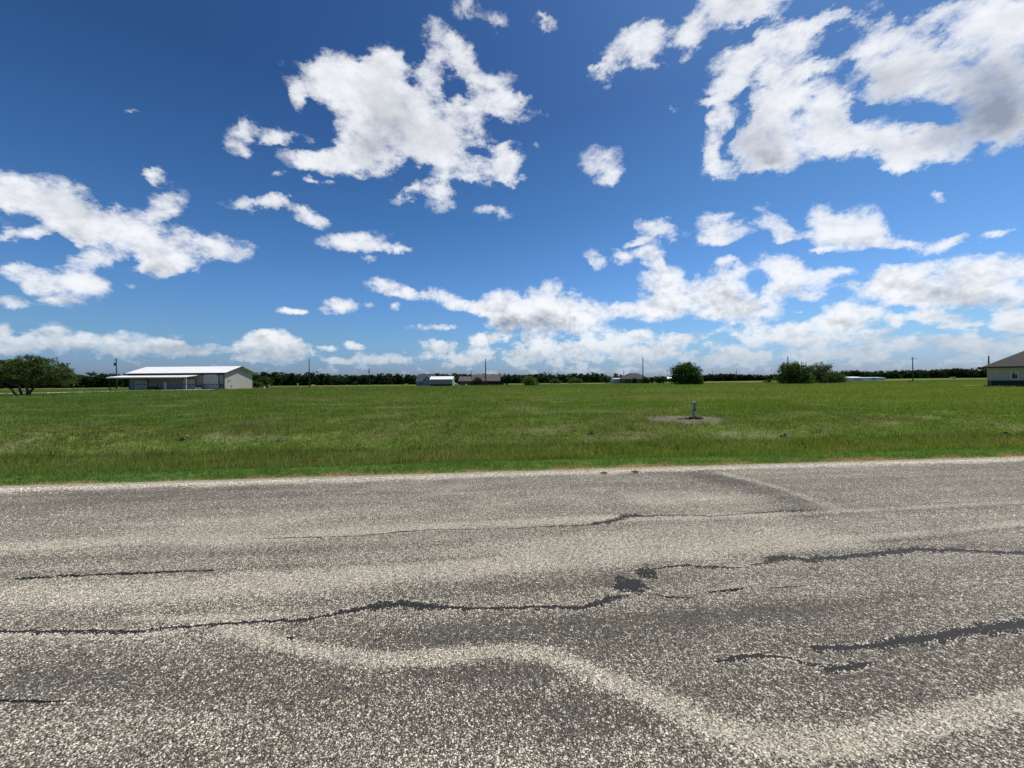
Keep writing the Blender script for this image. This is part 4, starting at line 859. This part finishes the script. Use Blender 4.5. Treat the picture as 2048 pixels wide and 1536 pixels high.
# marker post with its dug soil
def marker():
    x, y, z = MARK
    r = thing('marker_post', 'short white square marker post with black lettering in a bare soil patch', 'marker post', (x, y, z))
    w = .043; ht = .575 * MK; r.scale = (1, 1, 1)
    MB().box(-w, w, -w, w, -.1, ht).build('post', mat('weathered white post', (.42, .41, .38), .6, .12, 8), r, bevel=.004)
    MB().box(-w - .003, w + .003, -w - .003, w + .003, ht + .001, ht + .022).build('cap', M['plastic'], r)
    MB().box(-w + .002, w - .002, -w - .004, -w - .0005, .02, .31 * MK).build('lower_label', M['black'], r)
    def glyph(name, strokes, cx, cz, sx, sz, m, yy):
        g = MB()
        for j, (a, b_) in enumerate(strokes):
            p = Vector((cx + a[0] * sx, yy, cz + a[1] * sz)); q = Vector((cx + b_[0] * sx, yy, cz + b_[1] * sz)); d = (q - p).normalized(); n = Vector((-d.z, 0, d.x)) * .0095; e = d * .006
            yo = Vector((0, -.0005 * j, 0))
            g.poly([p - e - n + yo, q + e - n + yo, q + e + n + yo, p - e + n + yo])
        g.build(name, m, r)
    X_ = [((0, 0), (1, 1)), ((0, 1), (1, 0))]; T_ = [((0, 1), (1, 1)), ((.5, 1), (.5, 0))]; V_ = [((0, 1), (.5, 0)), ((.5, 0), (1, 1))]
    E_ = [((0, 0), (0, 1)), ((0, 1), (1, 1)), ((0, .5), (.8, .5)), ((0, 0), (1, 0))]; O_ = [((0, 0), (0, 1)), ((0, 1), (1, 1)), ((1, 1), (1, 0)), ((1, 0), (0, 0))]; L_ = [((0, 0), (0, 1)), ((0, 0), (1, 0))]
    for s_, cz in ((T_, .52), (V_, .455), (X_, .39), (V_, .33)): glyph('lettering', s_, -.018, cz, .046, .045, M['black'], -w - .002)
    for s_, cz in ((E_, .235), (O_, .17), (E_, .105), (L_, .05)): glyph('lettering', s_, -.012, cz, .04, .042, M['white'], -w - .006)
    # bare ground
    a = np.linspace(0, 6.283, 72, endpoint=False); rr = np.linspace(0, 1, 14); V = []
    for q in rr:
        wob = 1 + (fbm(np.cos(a) * 2 + 9, np.sin(a) * 2 + 9, 3, 3) - .5) * .7
        xx = x - .35 + np.cos(a) * 1.55 * q * wob; yy = y - .22 + np.sin(a) * .80 * q * wob
        zz = H(xx, yy) + .03 * (1 - q ** 4) + (fbm(xx * 9, yy * 9, 8, 3) - .45) * .045 * (1 - q) - .012 * (q > .95)
        V.append(np.c_[xx, yy, zz])
    n = 72; fc = [(i * n + j, i * n + (j + 1) % n, (i + 1) * n + (j + 1) % n, (i + 1) * n + j) for i in range(13) for j in range(n)]
    m = mat('trodden mulch', (.105, .084, .050), .95, .4, 16, bump=.02)
    o = link('soil', np_mesh('soil', np.concatenate(V), [np.array(fc)], m, smooth=True)); tag(o, 'bare brown trodden soil patch in the pasture', kind='structure')
    # cut straw and clippings on the patch
    d = thing('soil_heap', 'small heap of dark dug clods round the foot of the marker post', 'soil heap', (x, y, z))
    for (ox, oy, rx, rz_, lab) in ((-.17, -.12, .10, .07, 1), (.10, -.12, .13, .085, 1), (.19, -.10, .09, .07, 1), (-.30, -.06, .12, .045, 1), (-.5, -.1, .16, .03, 1), (.02, -.14, .06, .05, 1)):
        g = MB(); nu, nv = 12, 6; rgn = random.Random(int(ox * 1000))
        for i in range(nv + 1):
            for j in range(nu):
                th = math.pi / 2 * i / nv; ph = 2 * math.pi * j / nu; q = 1 + rgn.uniform(-.22, .22)
                g.v.append((ox + rx * math.cos(th) * math.cos(ph) * q, oy + rx * .8 * math.cos(th) * math.sin(ph) * q, .02 + rz_ * math.sin(th) * q))
        g.f = [(i * nu + j, i * nu + (j + 1) % nu, (i + 1) * nu + (j + 1) % nu, (i + 1) * nu + j) for i in range(nv) for j in range(nu)]
        g.build('clod', M['dirt'], d)
marker()

# earth clods turned up on the ditch bank
CL = [(372, 873, .5), (278, 900, .3), (80, 892, .3), (1568, 852, .5), (1610, 862, .42), (1645, 858, .35), (1680, 861, .4), (1716, 862, .4), (1940, 848, .5), (2012, 845, .6), (1185, 871, .35), (1232, 869, .5), (1262, 859, .4), (1550, 870, .4), (960, 868, .4), (560, 872, .35)]
def clods():
    for i, (px, py, w) in enumerate(CL):
        p = G(px, py, .05)
        for _ in range(4): p = G(px, py, h1(p[0], p[1]))
        g = MB(); nu, nv = 16, 6; rgn = random.Random(i)
        for a in range(nv + 1):
            for j in range(nu):
                th = math.pi / 2 * a / nv; ph = 2 * math.pi * j / nu; q = 1 + rgn.uniform(-.3, .3)
                g.v.append((w * .28 * math.cos(th) * math.cos(ph) * q, w * .24 * math.cos(th) * math.sin(ph) * q, -.03 + w * .22 * math.sin(th) * q))
        g.f = [(a * nu + j, a * nu + (j + 1) % nu, (a + 1) * nu + (j + 1) % nu, (a + 1) * nu + j) for a in range(nv) for j in range(nu)]
        o = g.build('earth_clod', mat_clod, None, (float(p[0]), float(p[1]), h1(p[0], p[1])))
        tag(o, 'rough grey brown lump of turned earth on the far bank of the ditch', 'earth clod', 'earth clods along the ditch bank')
mat_clod = mat('dry turf clod', (.17, .145, .068), .95, .4, 12, bump=.03)
clods()
for i, (px, py, lb) in enumerate(((1208, 947, 'small dry weed tuft growing on the road edge, the one closer to the middle of the seal'), (1271, 944.5, 'dry weed tuft on the road edge next to the dark patch of seal'))):
    p = G(px, py); t = thing('weed_tuft', lb.replace(', the one closer to the middle of the seal', ' farther from the dark patch'), 'weed', (float(p[0]), float(p[1]), 0))
    link('leaves', leaf_mesh('leaves', R.normal(0, 1, (160, 3)) * np.array([.028, .03, .003]) + np.array([0, 0, .010]), .025, (.34, .29, .13)), t); MB().tube([(0, 0, -.01), (.01, 0, .04)], [.01, .004], 5).build('stem', M['bark'], t)
p = G(1183, 852, .2); t = thing('weed_plant', 'blue green weed plant standing in the pasture left of the bare soil patch', 'weed', (float(p[0]), float(p[1]), h1(p[0], p[1])))
link('leaves', leaf_mesh('leaves', R.normal(0, 1, (140, 3)) * np.array([.08, .06, .03]) + np.array([0, 0, .09]), .04, (.16, .26, .09)), t); MB().tube([(0, 0, -.02), (.02, 0, .2)], [.012, .005], 5).build('stem', M['bark'], t)

# ------------------------------------------------------------------ daylight
SUN_EL, SUN_AZ = rad(58), rad(52)
sd = Vector((math.sin(SUN_AZ) * math.cos(SUN_EL), math.cos(SUN_AZ) * math.cos(SUN_EL), math.sin(SUN_EL)))
ld = bpy.data.lights.new('sun', 'SUN'); ld.energy = 4.5; ld.angle = rad(.53); ld.color = (1, .955, .87)
lo = bpy.data.objects.new('sun', ld); COL.objects.link(lo); lo.rotation_euler = sd.to_track_quat('Z', 'Y').to_euler(); lo.location = sd * 50

# clouds: (px, py, rx, ry, rotation deg, density) as they stand in the sky
CLOUDS = []
def LC(*a):     # given at twice the photo scale, left half
    for q in a: CLOUDS.append((q[0] / 2, q[1] / 2, q[2] / 2, q[3] / 2, q[4] if len(q) > 4 else 0, q[5] if len(q) > 5 else 1.))
def RC(*a):
    for q in a: CLOUDS.append((1024 + q[0] / 2, q[1] / 2, q[2] / 2, q[3] / 2, q[4] if len(q) > 4 else 0, q[5] if len(q) > 5 else 1.))
#@CLOUDS
LC((1250, 745, 30, 16, 0, .4), (1310, 740, 24, 14, 0, .4), (1100, 710, 40, 16, 0, .3), (1930, 840, 34, 34, 30, .45), (2000, 855, 46, 30, -20, .5), (1480, 1035, 60, 20, 0, .35), (1240, 555, 30, 22, 0, .4), (1495, 1218, 44, 18, -15, .4), (1580, 1222, 18, 20, 0, .4), (2030, 300, 40, 40, 0, .35), (1830, 250, 30, 60, 0, .4), (1960, 560, 40, 50, 20, .4), (1870, 700, 60, 26, 0, .5))
RC((1900, 960, 50, 22, 15, .45), (640, 455, 24, 12, 0, .35), (360, 345, 30, 34, 40, .4), (1150, 1250, 34, 16, 0, .5), (1500, 1230, 60, 40, -40, .5), (1540, 1275, 46, 24, 0, .5), (1700, 1045, 60, 14, 0, .4), (1330, 1140, 50, 20, 0, .35), (1560, 1200, 60, 20, 0, .5), (120, 600, 24, 24, 0, .35), (1960, 940, 50, 16, 10, .4), (1240, 1105, 40, 26, 0, .4))
LC((1290, 310, 130, 85), (1520, 275, 95, 85), (1570, 380, 170, 120), (1430, 370, 140, 70), (1520, 470, 170, 100), (1700, 510, 190, 110), (1600, 600, 220, 105), (1800, 600, 130, 95), (1270, 645, 140, 48), (1440, 630, 120, 75),
   (1740, 245, 70, 115, -10, .8), (1920, 320, 130, 66, -45, .85), (2010, 420, 60, 50, -45, .75), (1880, 440, 90, 50, 0, .7), (1760, 760, 50, 80, 0, .8), (1650, 765, 90, 26, 10, .7), (1950, 690, 110, 50, -10, .8), (2020, 670, 50, 60, 0, .8), (2010, 590, 45, 20, 0, .6), (1210, 400, 40, 60, 0, .5))
LC((1105, 535, 110, 45), (960, 530, 60, 40, 30, .5), (960, 600, 60, 28, -15, .5))
LC((70, 750, 110, 55, -25), (250, 785, 110, 55, -15), (200, 860, 200, 60, -25), (340, 890, 110, 60), (50, 830, 60, 80, 0, .6), (520, 880, 110, 60), (560, 960, 190, 70), (880, 985, 160, 52, -8), (720, 1020, 160, 60), (640, 1065, 120, 45), (100, 940, 120, 32, 8),
   (380, 1030, 110, 42), (330, 1125, 130, 50, -12), (160, 1130, 110, 55, -20), (50, 1075, 70, 40, 0, .7), (60, 1212, 90, 26, -8, .8), (300, 1205, 130, 26, 0, .6), (560, 1142, 50, 12, -5, .6), (20, 960, 40, 60, 0, .5))
LC((622, 700, 46, 26), (680, 800, 80, 62, -20, .75), (640, 850, 70, 26, 0, .6), (1000, 812, 100, 28, 0, .8), (1095, 828, 60, 32), (1240, 880, 90, 30, -12, .9), (1430, 962, 150, 42), (1580, 1000, 70, 22, -12), (1550, 1148, 90, 30, -10), (1700, 1172, 100, 28), (1840, 1210, 90, 28, -12), (1950, 1240, 70, 30),
   (2000, 1225, 80, 65), (2010, 1295, 60, 34), (1168, 1238, 60, 16), (1355, 1225, 78, 32), (1755, 1314, 120, 18), (1950, 1352, 80, 24), (1420, 1380, 46, 17), (1315, 1396, 36, 13), (540, 462, 75, 14, -8, .45),
   (250, 1360, 130, 40, 0, .85), (60, 1385, 110, 34, 0, .85), (480, 1375, 160, 46, 0, .85), (720, 1400, 170, 34, 0, .8), (10, 1330, 36, 40, 0, .8), (1070, 1385, 120, 62), (1190, 1408, 64, 40), (1040, 1350, 60, 30), (1750, 1390, 76, 40), (1560, 1430, 130, 24), (1350, 1445, 66, 14), (1900, 1425, 80, 34), (1000, 1435, 60, 16))
LC((1890, 60, 50, 70, 20, .6), (2010, 110, 60, 44, -30, .5))
RC((820, 60, 170, 80, 20), (950, 30, 170, 60), (700, 175, 80, 60, 40), (460, 190, 95, 65, 15), (360, 285, 70, 28, 25), (520, 250, 70, 50, 0, .7), (600, 260, 50, 22, 0, .5), (590, 170, 40, 70, 40, .45),
   (960, 200, 130, 70, 20), (900, 300, 120, 80, 20), (870, 370, 90, 40, 0, .8), (1130, 190, 110, 54, 20, .85), (1240, 100, 120, 60, 10, .85), (1400, 50, 150, 50, 10, .75), (1250, 270, 130, 60, 25, .75), (1120, 300, 130, 54, 10, .7), (1400, 190, 120, 60, 0, .7), (1090, 110, 110, 46, 15, .75),
   (1540, 130, 130, 70), (1560, 250, 130, 90), (1480, 330, 120, 60), (1850, 200, 250, 150), (1980, 80, 170, 110), (1950, 400, 190, 130), (1800, 560, 230, 70, 12), (1960, 500, 130, 80), (1700, 330, 150, 90), (1700, 60, 120, 50, 20, .5),
   (1050, 320, 50, 50), (1020, 420, 90, 70), (1000, 520, 110, 90), (980, 620, 110, 60), (1060, 655, 90, 46), (1180, 560, 140, 70), (1240, 430, 150, 75, -15), (1330, 500, 160, 75), (1420, 575, 150, 60), (1550, 555, 150, 60), (1660, 595, 160, 60, 10), (1540, 655, 60, 34),
   (850, 480, 70, 44, 45, .9), (800, 600, 40, 80, -10, .85), (850, 665, 60, 30, -10, .8), (780, 432, 70, 26, 15, .85))
RC((350, 650, 80, 70, -40, .62), (390, 710, 60, 30, 20, .5), (125, 90, 44, 26, 25, .5), (20, 440, 60, 50, -30, .7), (115, 450, 34, 40, -40, .5), (10, 660, 60, 70, 0, .9))
RC((590, 930, 95, 42, -8), (490, 965, 60, 16, 8), (850, 905, 115, 54), (800, 960, 70, 20, 0, .7), (1000, 825, 64, 20, 0, .65), (1040, 890, 70, 34, -25, .7), (1110, 940, 60, 28, 0, .8), (1250, 885, 80, 65), (1390, 895, 100, 60, -15), (1330, 960, 200, 48), (1600, 975, 150, 32, -5), (1780, 965, 70, 18, 15, .8), (1230, 1012, 60, 12, 12, .7), (1930, 935, 40, 18, 0, .4), (1700, 790, 36, 18, 0, .4),
   (430, 1022, 115, 32, -5), (560, 1020, 55, 42, 0), (600, 1060, 24, 26, 0), (350, 1050, 26, 30, 0, .6), (620, 1115, 105, 60), (830, 1120, 85, 85), (740, 1200, 270, 62), (560, 1240, 120, 44), (900, 1240, 170, 50), (960, 1295, 70, 24, 0, .7), (1050, 1060, 95, 46, -15), (1110, 1130, 130, 62), (1180, 1190, 80, 20, 0, .8), (870, 1040, 55, 17, -10, .8), (930, 1085, 46, 28, 0, .6),
   (140, 1215, 190, 82), (260, 1275, 130, 60), (60, 1290, 140, 52), (420, 1240, 64, 42), (1310, 1085, 70, 20, -5, .7), (1530, 1085, 120, 56, 15), (1480, 1150, 140, 54), (1750, 1110, 230, 72, 8), (1950, 1100, 150, 84), (1850, 1185, 230, 56), (1650, 1175, 150, 44), (1340, 1258, 125, 60), (1280, 1300, 90, 30, 0, .8), (1660, 1262, 90, 28, 0, .75), (1780, 1290, 80, 32, 0, .6), (2000, 1265, 90, 64, 0, .9),
   (1090, 1350, 150, 46, 0, .9), (440, 1350, 130, 46, 0, .9), (660, 1370, 70, 40, 0, .9), (200, 1390, 170, 56, 0, .9), (40, 1432, 90, 28, 0, .9), (1700, 1370, 220, 44, 0, .6), (870, 1395, 120, 40, 0, .7), (1350, 1390, 160, 40, 0, .6), (530, 1420, 140, 30, 0, .7), (1950, 1400, 140, 40, 0, .5))
HOLES = []
CL_, CLOUDS = CLOUDS, HOLES
LC((1665, 260, 34, 90, 5, -.9), (1800, 350, 46, 60, 30, -.9), (1230, 520, 90, 46, 25, -.8), (1330, 560, 60, 30, 20, -.6), (1900, 590, 60, 30, -20, -.6), (1560, 745, 70, 18, 0, -.6), (1850, 720, 40, 30, 0, -.6), (1700, 690, 50, 20, 0, -.4), (1420, 240, 40, 26, 0, -.4), (1050, 590, 60, 14, 0, -.6), (1010, 535, 24, 24, 0, -.5),
   (110, 880, 70, 30, -10, -.9), (110, 1010, 110, 24, 0, -.9), (545, 1040, 50, 14, 0, -.7), (430, 790, 60, 40, -30, -.8), (560, 860, 30, 30, 0, -.4), (250, 970, 70, 20, -30, -.6), (260, 1090, 60, 16, 0, -.4), (200, 1180, 60, 12, 0, -.5), (640, 830, 60, 14, 0, -.4))
RC((960, 115, 70, 26, 20, -.55), (1300, 205, 80, 40, 20, -.7), (1190, 345, 80, 26, 20, -.7), (935, 440, 22, 60, -15, -.65), (1625, 455, 105, 28, -15, -.85), (1640, 50, 80, 36, 20, -.45), (1420, 420, 60, 24, 0, -.6), (885, 560, 20, 80, -5, -.8), (1090, 90, 60, 30, 20, -.6), (1380, 290, 50, 30, 30, -.5), (1480, 40, 70, 30, 0, -.5), (640, 240, 40, 40, 30, -.6), (1000, 290, 50, 26, 25, -.5), (1340, 120, 60, 26, 20, -.5), (1180, 250, 46, 24, 20, -.5),
   (705, 1095, 24, 44, 0, -.7), (400, 1170, 26, 36, 0, -.6), (700, 1320, 130, 14, 0, -.6), (980, 1160, 30, 60, 20, -.6), (1200, 1250, 60, 20, 0, -.5), (1130, 985, 60, 14, 0, -.5), (560, 1070, 40, 14, 0, -.4), (1500, 1040, 80, 10, 0, -.4), (480, 1300, 40, 18, 0, -.6))
CLOUDS = CL_
SHADES = [(1024 + 1950 / 2, 215, 150, 100, 10, 1.25), (1024 + 980 / 2, 285, 55, 50, 0, .8), (1024 + 1060 / 2, 325, 50, 22, 0, .7), (1024 + 1500 / 2, 170, 60, 34, 0, .5), (1024 + 1700 / 2, 240, 90, 40, 0, .55), (1024 + 90 / 2, 652, 110, 28, 0, 1.), (1024 + 840 / 2, 580, 40, 26, 0, .5), (1024 + 1090 / 2, 583, 50, 14, 0, .6),
          (1024 + 1900 / 2, 608, 110, 26, 0, .7), (1024 + 1330 / 2, 485, 90, 16, 0, .4), (1024 + 1350 / 2, 650, 60, 14, 0, .4), (330, 540, 70, 26, 0, .5), (150, 420, 80, 26, -20, .45), (160, 600, 80, 14, 0, .4), (760, 250, 60, 40, 30, .35), (740, 300, 60, 24, 0, .3), (535, 712, 60, 20, 0, .7), (150, 705, 160, 20, 0, .6), (340, 700, 80, 18, 0, .5), (1024 + 600 / 2, 580, 60, 18, 0, .3), (1024 + 760 / 2, 640, 110, 16, 0, .3), (1005, 655, 30, 18, 0, .5)]

def sky():
    w = bpy.data.worlds.new('World'); SC.world = w; w.use_nodes = True; nt = w.node_tree; nt.nodes.clear()
    out = nd(nt, 'ShaderNodeOutputWorld'); bg = nd(nt, 'ShaderNodeBackground'); nt.links.new(bg.outputs[0], out.inputs[0])
    tc = nd(nt, 'ShaderNodeTexCoord'); vec = tc.outputs['Generated']
    sk = nd(nt, 'ShaderNodeTexSky', sky_type='NISHITA'); sk.sun_disc = False; sk.sun_elevation = SUN_EL; sk.sun_rotation = SUN_AZ
    sk.air_density = 1.0; sk.dust_density = 1.0; sk.ozone_density = 2.0
    sx = nd(nt, 'ShaderNodeSeparateXYZ'); nt.links.new(vec, sx.inputs[0])
    az = mth(nt, 'ARCTAN2', sx.outputs[0], sx.outputs[1]); el = mth(nt, 'ARCSINE', sx.outputs[2])
    elp = mth(nt, 'MAXIMUM', el, 0.0)
    cv = nd(nt, 'ShaderNodeCombineXYZ'); nt.links.new(az, cv.inputs[0]); nt.links.new(el, cv.inputs[1])
    # detail gets finer towards the horizon, where the clouds are farther off
    scl = mth(nt, 'MULTIPLY_ADD', mth(nt, 'MINIMUM', elp, .75), -1.25, 1.85)
    vs = nd(nt, 'ShaderNodeVectorMath', operation='SCALE'); nt.links.new(vec, vs.inputs[0]); nt.links.new(scl, vs.inputs['Scale'])
    wn = noise(nt, vs.outputs[0], 6.5, 7, .68)[1]
    w0 = nd(nt, 'ShaderNodeVectorMath', operation='SUBTRACT'); nt.links.new(wn, w0.inputs[0]); w0.inputs[1].default_value = (.5, .5, .5)
    w1 = nd(nt, 'ShaderNodeVectorMath', operation='SCALE'); nt.links.new(w0.outputs[0], w1.inputs[0]); nt.links.new(mth(nt, 'MULTIPLY_ADD', elp, .18, .016), w1.inputs['Scale'])
    w2 = nd(nt, 'ShaderNodeVectorMath', operation='ADD'); nt.links.new(cv.outputs[0], w2.inputs[0]); nt.links.new(w1.outputs[0], w2.inputs[1])
    pos = w2.outputs[0]
    def azel(px, py):
        d = ray(px, py); d = d / np.linalg.norm(d); return np.array([math.atan2(d[0], d[1]), math.asin(d[2])])
    def field(items, grow):
        acc = None
        for (px, py, rx, ry, rot, k) in items:
            py = min(py, 752); c = azel(px, py); t = rad(rot); ca, sa = math.cos(t), -math.sin(t)      # image y runs down
            a1 = (azel(px + ca * rx, py + sa * rx) - azel(px - ca * rx, py - sa * rx)) / 2; a2 = (azel(px - sa * ry, py + ca * ry) - azel(px + sa * ry, py - ca * ry)) / 2
            U, S, _ = np.linalg.svd(np.stack([a1, a2], 1)); S = S * (grow if py < 470 else grow * .93)
            mp = nd(nt, 'ShaderNodeMapping', vector_type='TEXTURE'); nt.links.new(pos, mp.inputs[0])
            mp.inputs['Location'].default_value = (c[0], c[1], 0); mp.inputs['Rotation'].default_value = (0, 0, math.atan2(U[1, 0], U[0, 0])); mp.inputs['Scale'].default_value = (max(S[0], .004), max(S[1], .003), 1)
            g = nd(nt, 'ShaderNodeTexGradient', gradient_type='SPHERICAL'); nt.links.new(mp.outputs[0], g.inputs[0])
            acc = mth(nt, 'MULTIPLY', g.outputs['Fac'], k) if acc is None else mth(nt, 'MULTIPLY_ADD', g.outputs['Fac'], k, acc)
        return acc
    Fc = field(CLOUDS, 1.45); Fd = mth(nt, 'MAXIMUM', mth(nt, 'ADD', Fc, mth(nt, 'MULTIPLY', field(HOLES, 1.6), .72)), 0.)
    Sh = field(SHADES, 1.3)
    n1 = noise(nt, vs.outputs[0], 8., 11, .68)[0]
    so = nd(nt, 'ShaderNodeVectorMath', operation='ADD'); nt.links.new(vs.outputs[0], so.inputs[0]); so.inputs[1].default_value = tuple(np.array(sd) * .022 + np.array([0, 0, .010]))
    def billow(v):
        wv = nd(nt, 'ShaderNodeVectorMath', operation='MULTIPLY_ADD'); nt.links.new(noise(nt, v, 16., 2, .5)[1], wv.inputs[0]); wv.inputs[1].default_value = (.035, .035, .035); nt.links.new(v, wv.inputs[2])
        g = nd(nt, 'ShaderNodeTexVoronoi', feature='F1', normalize=True); g.inputs['Scale'].default_value = 15.; g.inputs['Detail'].default_value = 3.; g.inputs['Roughness'].default_value = .55; g.inputs['Lacunarity'].default_value = 2.3
        nt.links.new(wv.outputs[0], g.inputs['Vector']); return mth(nt, 'SUBTRACT', 1., g.outputs['Distance'])
    b1 = billow(vs.outputs[0]); b2 = billow(so.outputs[0])
    n2 = noise(nt, so.outputs[0], 8., 5, .6)[0]; n1c = noise(nt, vs.outputs[0], 8., 5, .6)[0]
    # low bank of small cumulus along the horizon
    bank = mth(nt, 'MULTIPLY', maprange(nt, elp, .0, .035, 0.2, 1), maprange(nt, elp, .06, .15, 1, 0))
    hv = nd(nt, 'ShaderNodeCombineXYZ'); nt.links.new(mth(nt, 'MULTIPLY', az, 1.), hv.inputs[0]); nt.links.new(mth(nt, 'MULTIPLY', el, 1.7), hv.inputs[1])
    nb = noise(nt, hv.outputs[0], 19., 7, .6)[0]
    bankf = mth(nt, 'MULTIPLY', bank, mth(nt, 'MULTIPLY', maprange(nt, nb, .42, .62, 0, .80), maprange(nt, az, -.55, .35, .38, 1.05)))
    Fd = mth(nt, 'ADD', Fd, bankf)
    tex = mth(nt, 'MULTIPLY_ADD', mth(nt, 'SUBTRACT', b1, .66), 1.6, mth(nt, 'MULTIPLY', mth(nt, 'SUBTRACT', n1, .5), 5.0))
    dens = mth(nt, 'MULTIPLY_ADD', tex, mth(nt, 'MULTIPLY', mth(nt, 'MULTIPLY_ADD', mth(nt, 'MINIMUM', mth(nt, 'MAXIMUM', Fc, Fd), .45), 1., .05), maprange(nt, elp, .15, .45, 1., 1.3)), mth(nt, 'MULTIPLY_ADD', mth(nt, 'MINIMUM', Fd, 1.25), .86, -.24))
    alpha = mth(nt, 'POWER', mth(nt, 'SUBTRACT', 1., mth(nt, 'POWER', 2.71828, mth(nt, 'MULTIPLY', mth(nt, 'MAXIMUM', mth(nt, 'ADD', dens, .10), 0.), maprange(nt, elp, .10, .40, -4.6, -3.4)))), 1.9)
    # light and shade in the cloud
    relief = mth(nt, 'MULTIPLY_ADD', mth(nt, 'SUBTRACT', b1, b2), 1.5, mth(nt, 'MULTIPLY', mth(nt, 'SUBTRACT', n1c, n2), 2.6))
    thick = maprange(nt, Fd, .55, 2.4, .0, .46)
    grey = mth(nt, 'ADD', thick, mth(nt, 'MULTIPLY', Sh, .75))
    grey = mth(nt, 'SUBTRACT', grey, mth(nt, 'MULTIPLY', relief, maprange(nt, elp, .15, .42, .75, .22)))
    grey = mth(nt, 'ADD', grey, mth(nt, 'MULTIPLY', maprange(nt, elp, .0, .22, 1, 0), .16), clamp=True)
    ccol = mixc(nt, grey, (8.3, 8.4, 8.6), (2.7, 3.0, 3.6))
    hz = maprange(nt, elp, .0, .13, 1, 0)
    ccol = mixc(nt, mth(nt, 'MULTIPLY', hz, .84), ccol, (2.8, 3.8, 4.9))
    # clear air
    skc = nd(nt, 'ShaderNodeHueSaturation'); nt.links.new(sk.outputs[0], skc.inputs['Color']); skc.inputs['Saturation'].default_value = 1.0; skc.inputs['Value'].default_value = 1.
    cr = nd(nt, 'ShaderNodeValToRGB'); nt.links.new(mth(nt, 'MULTIPLY', elp, 1.25), cr.inputs[0]); e = cr.color_ramp.elements
    stops = [(0, (.44, .56, .98)), (.05, (.44, .62, 1.0)), (.12, (.45, .69, .96)), (.26, (.40, .68, 1.0)), (.48, (.27, .54, .82)), (.75, (.19, .38, .64))]
    e[0].position, e[0].color = stops[0][0], (*stops[0][1], 1); e[1].position, e[1].color = stops[-1][0], (*stops[-1][1], 1)
    for q, c_ in stops[1:-1]: k_ = e.new(q); k_.color = (*c_, 1)
    air = mixc(nt, 1., skc.outputs[0], cr.outputs[0], 'MULTIPLY')
    final = mixc(nt, mth(nt, 'MULTIPLY', alpha, .97), air, ccol)
    nt.links.new(final, bg.inputs['Color']); bg.inputs['Strength'].default_value = .1
    w.cycles.sampling_method = 'MANUAL'; w.cycles.sample_map_resolution = 512
sky()

SC.view_settings.view_transform = 'Standard'; SC.view_settings.look = 'None'; SC.view_settings.exposure = .22; SC.view_settings.gamma = 1
SC.cycles.max_bounces = 6; SC.cycles.diffuse_bounces = 3; SC.cycles.transparent_max_bounces = 4
SC.cycles.use_denoising = False if not hasattr(SC.cycles, 'use_denoising') else SC.cycles.use_denoising
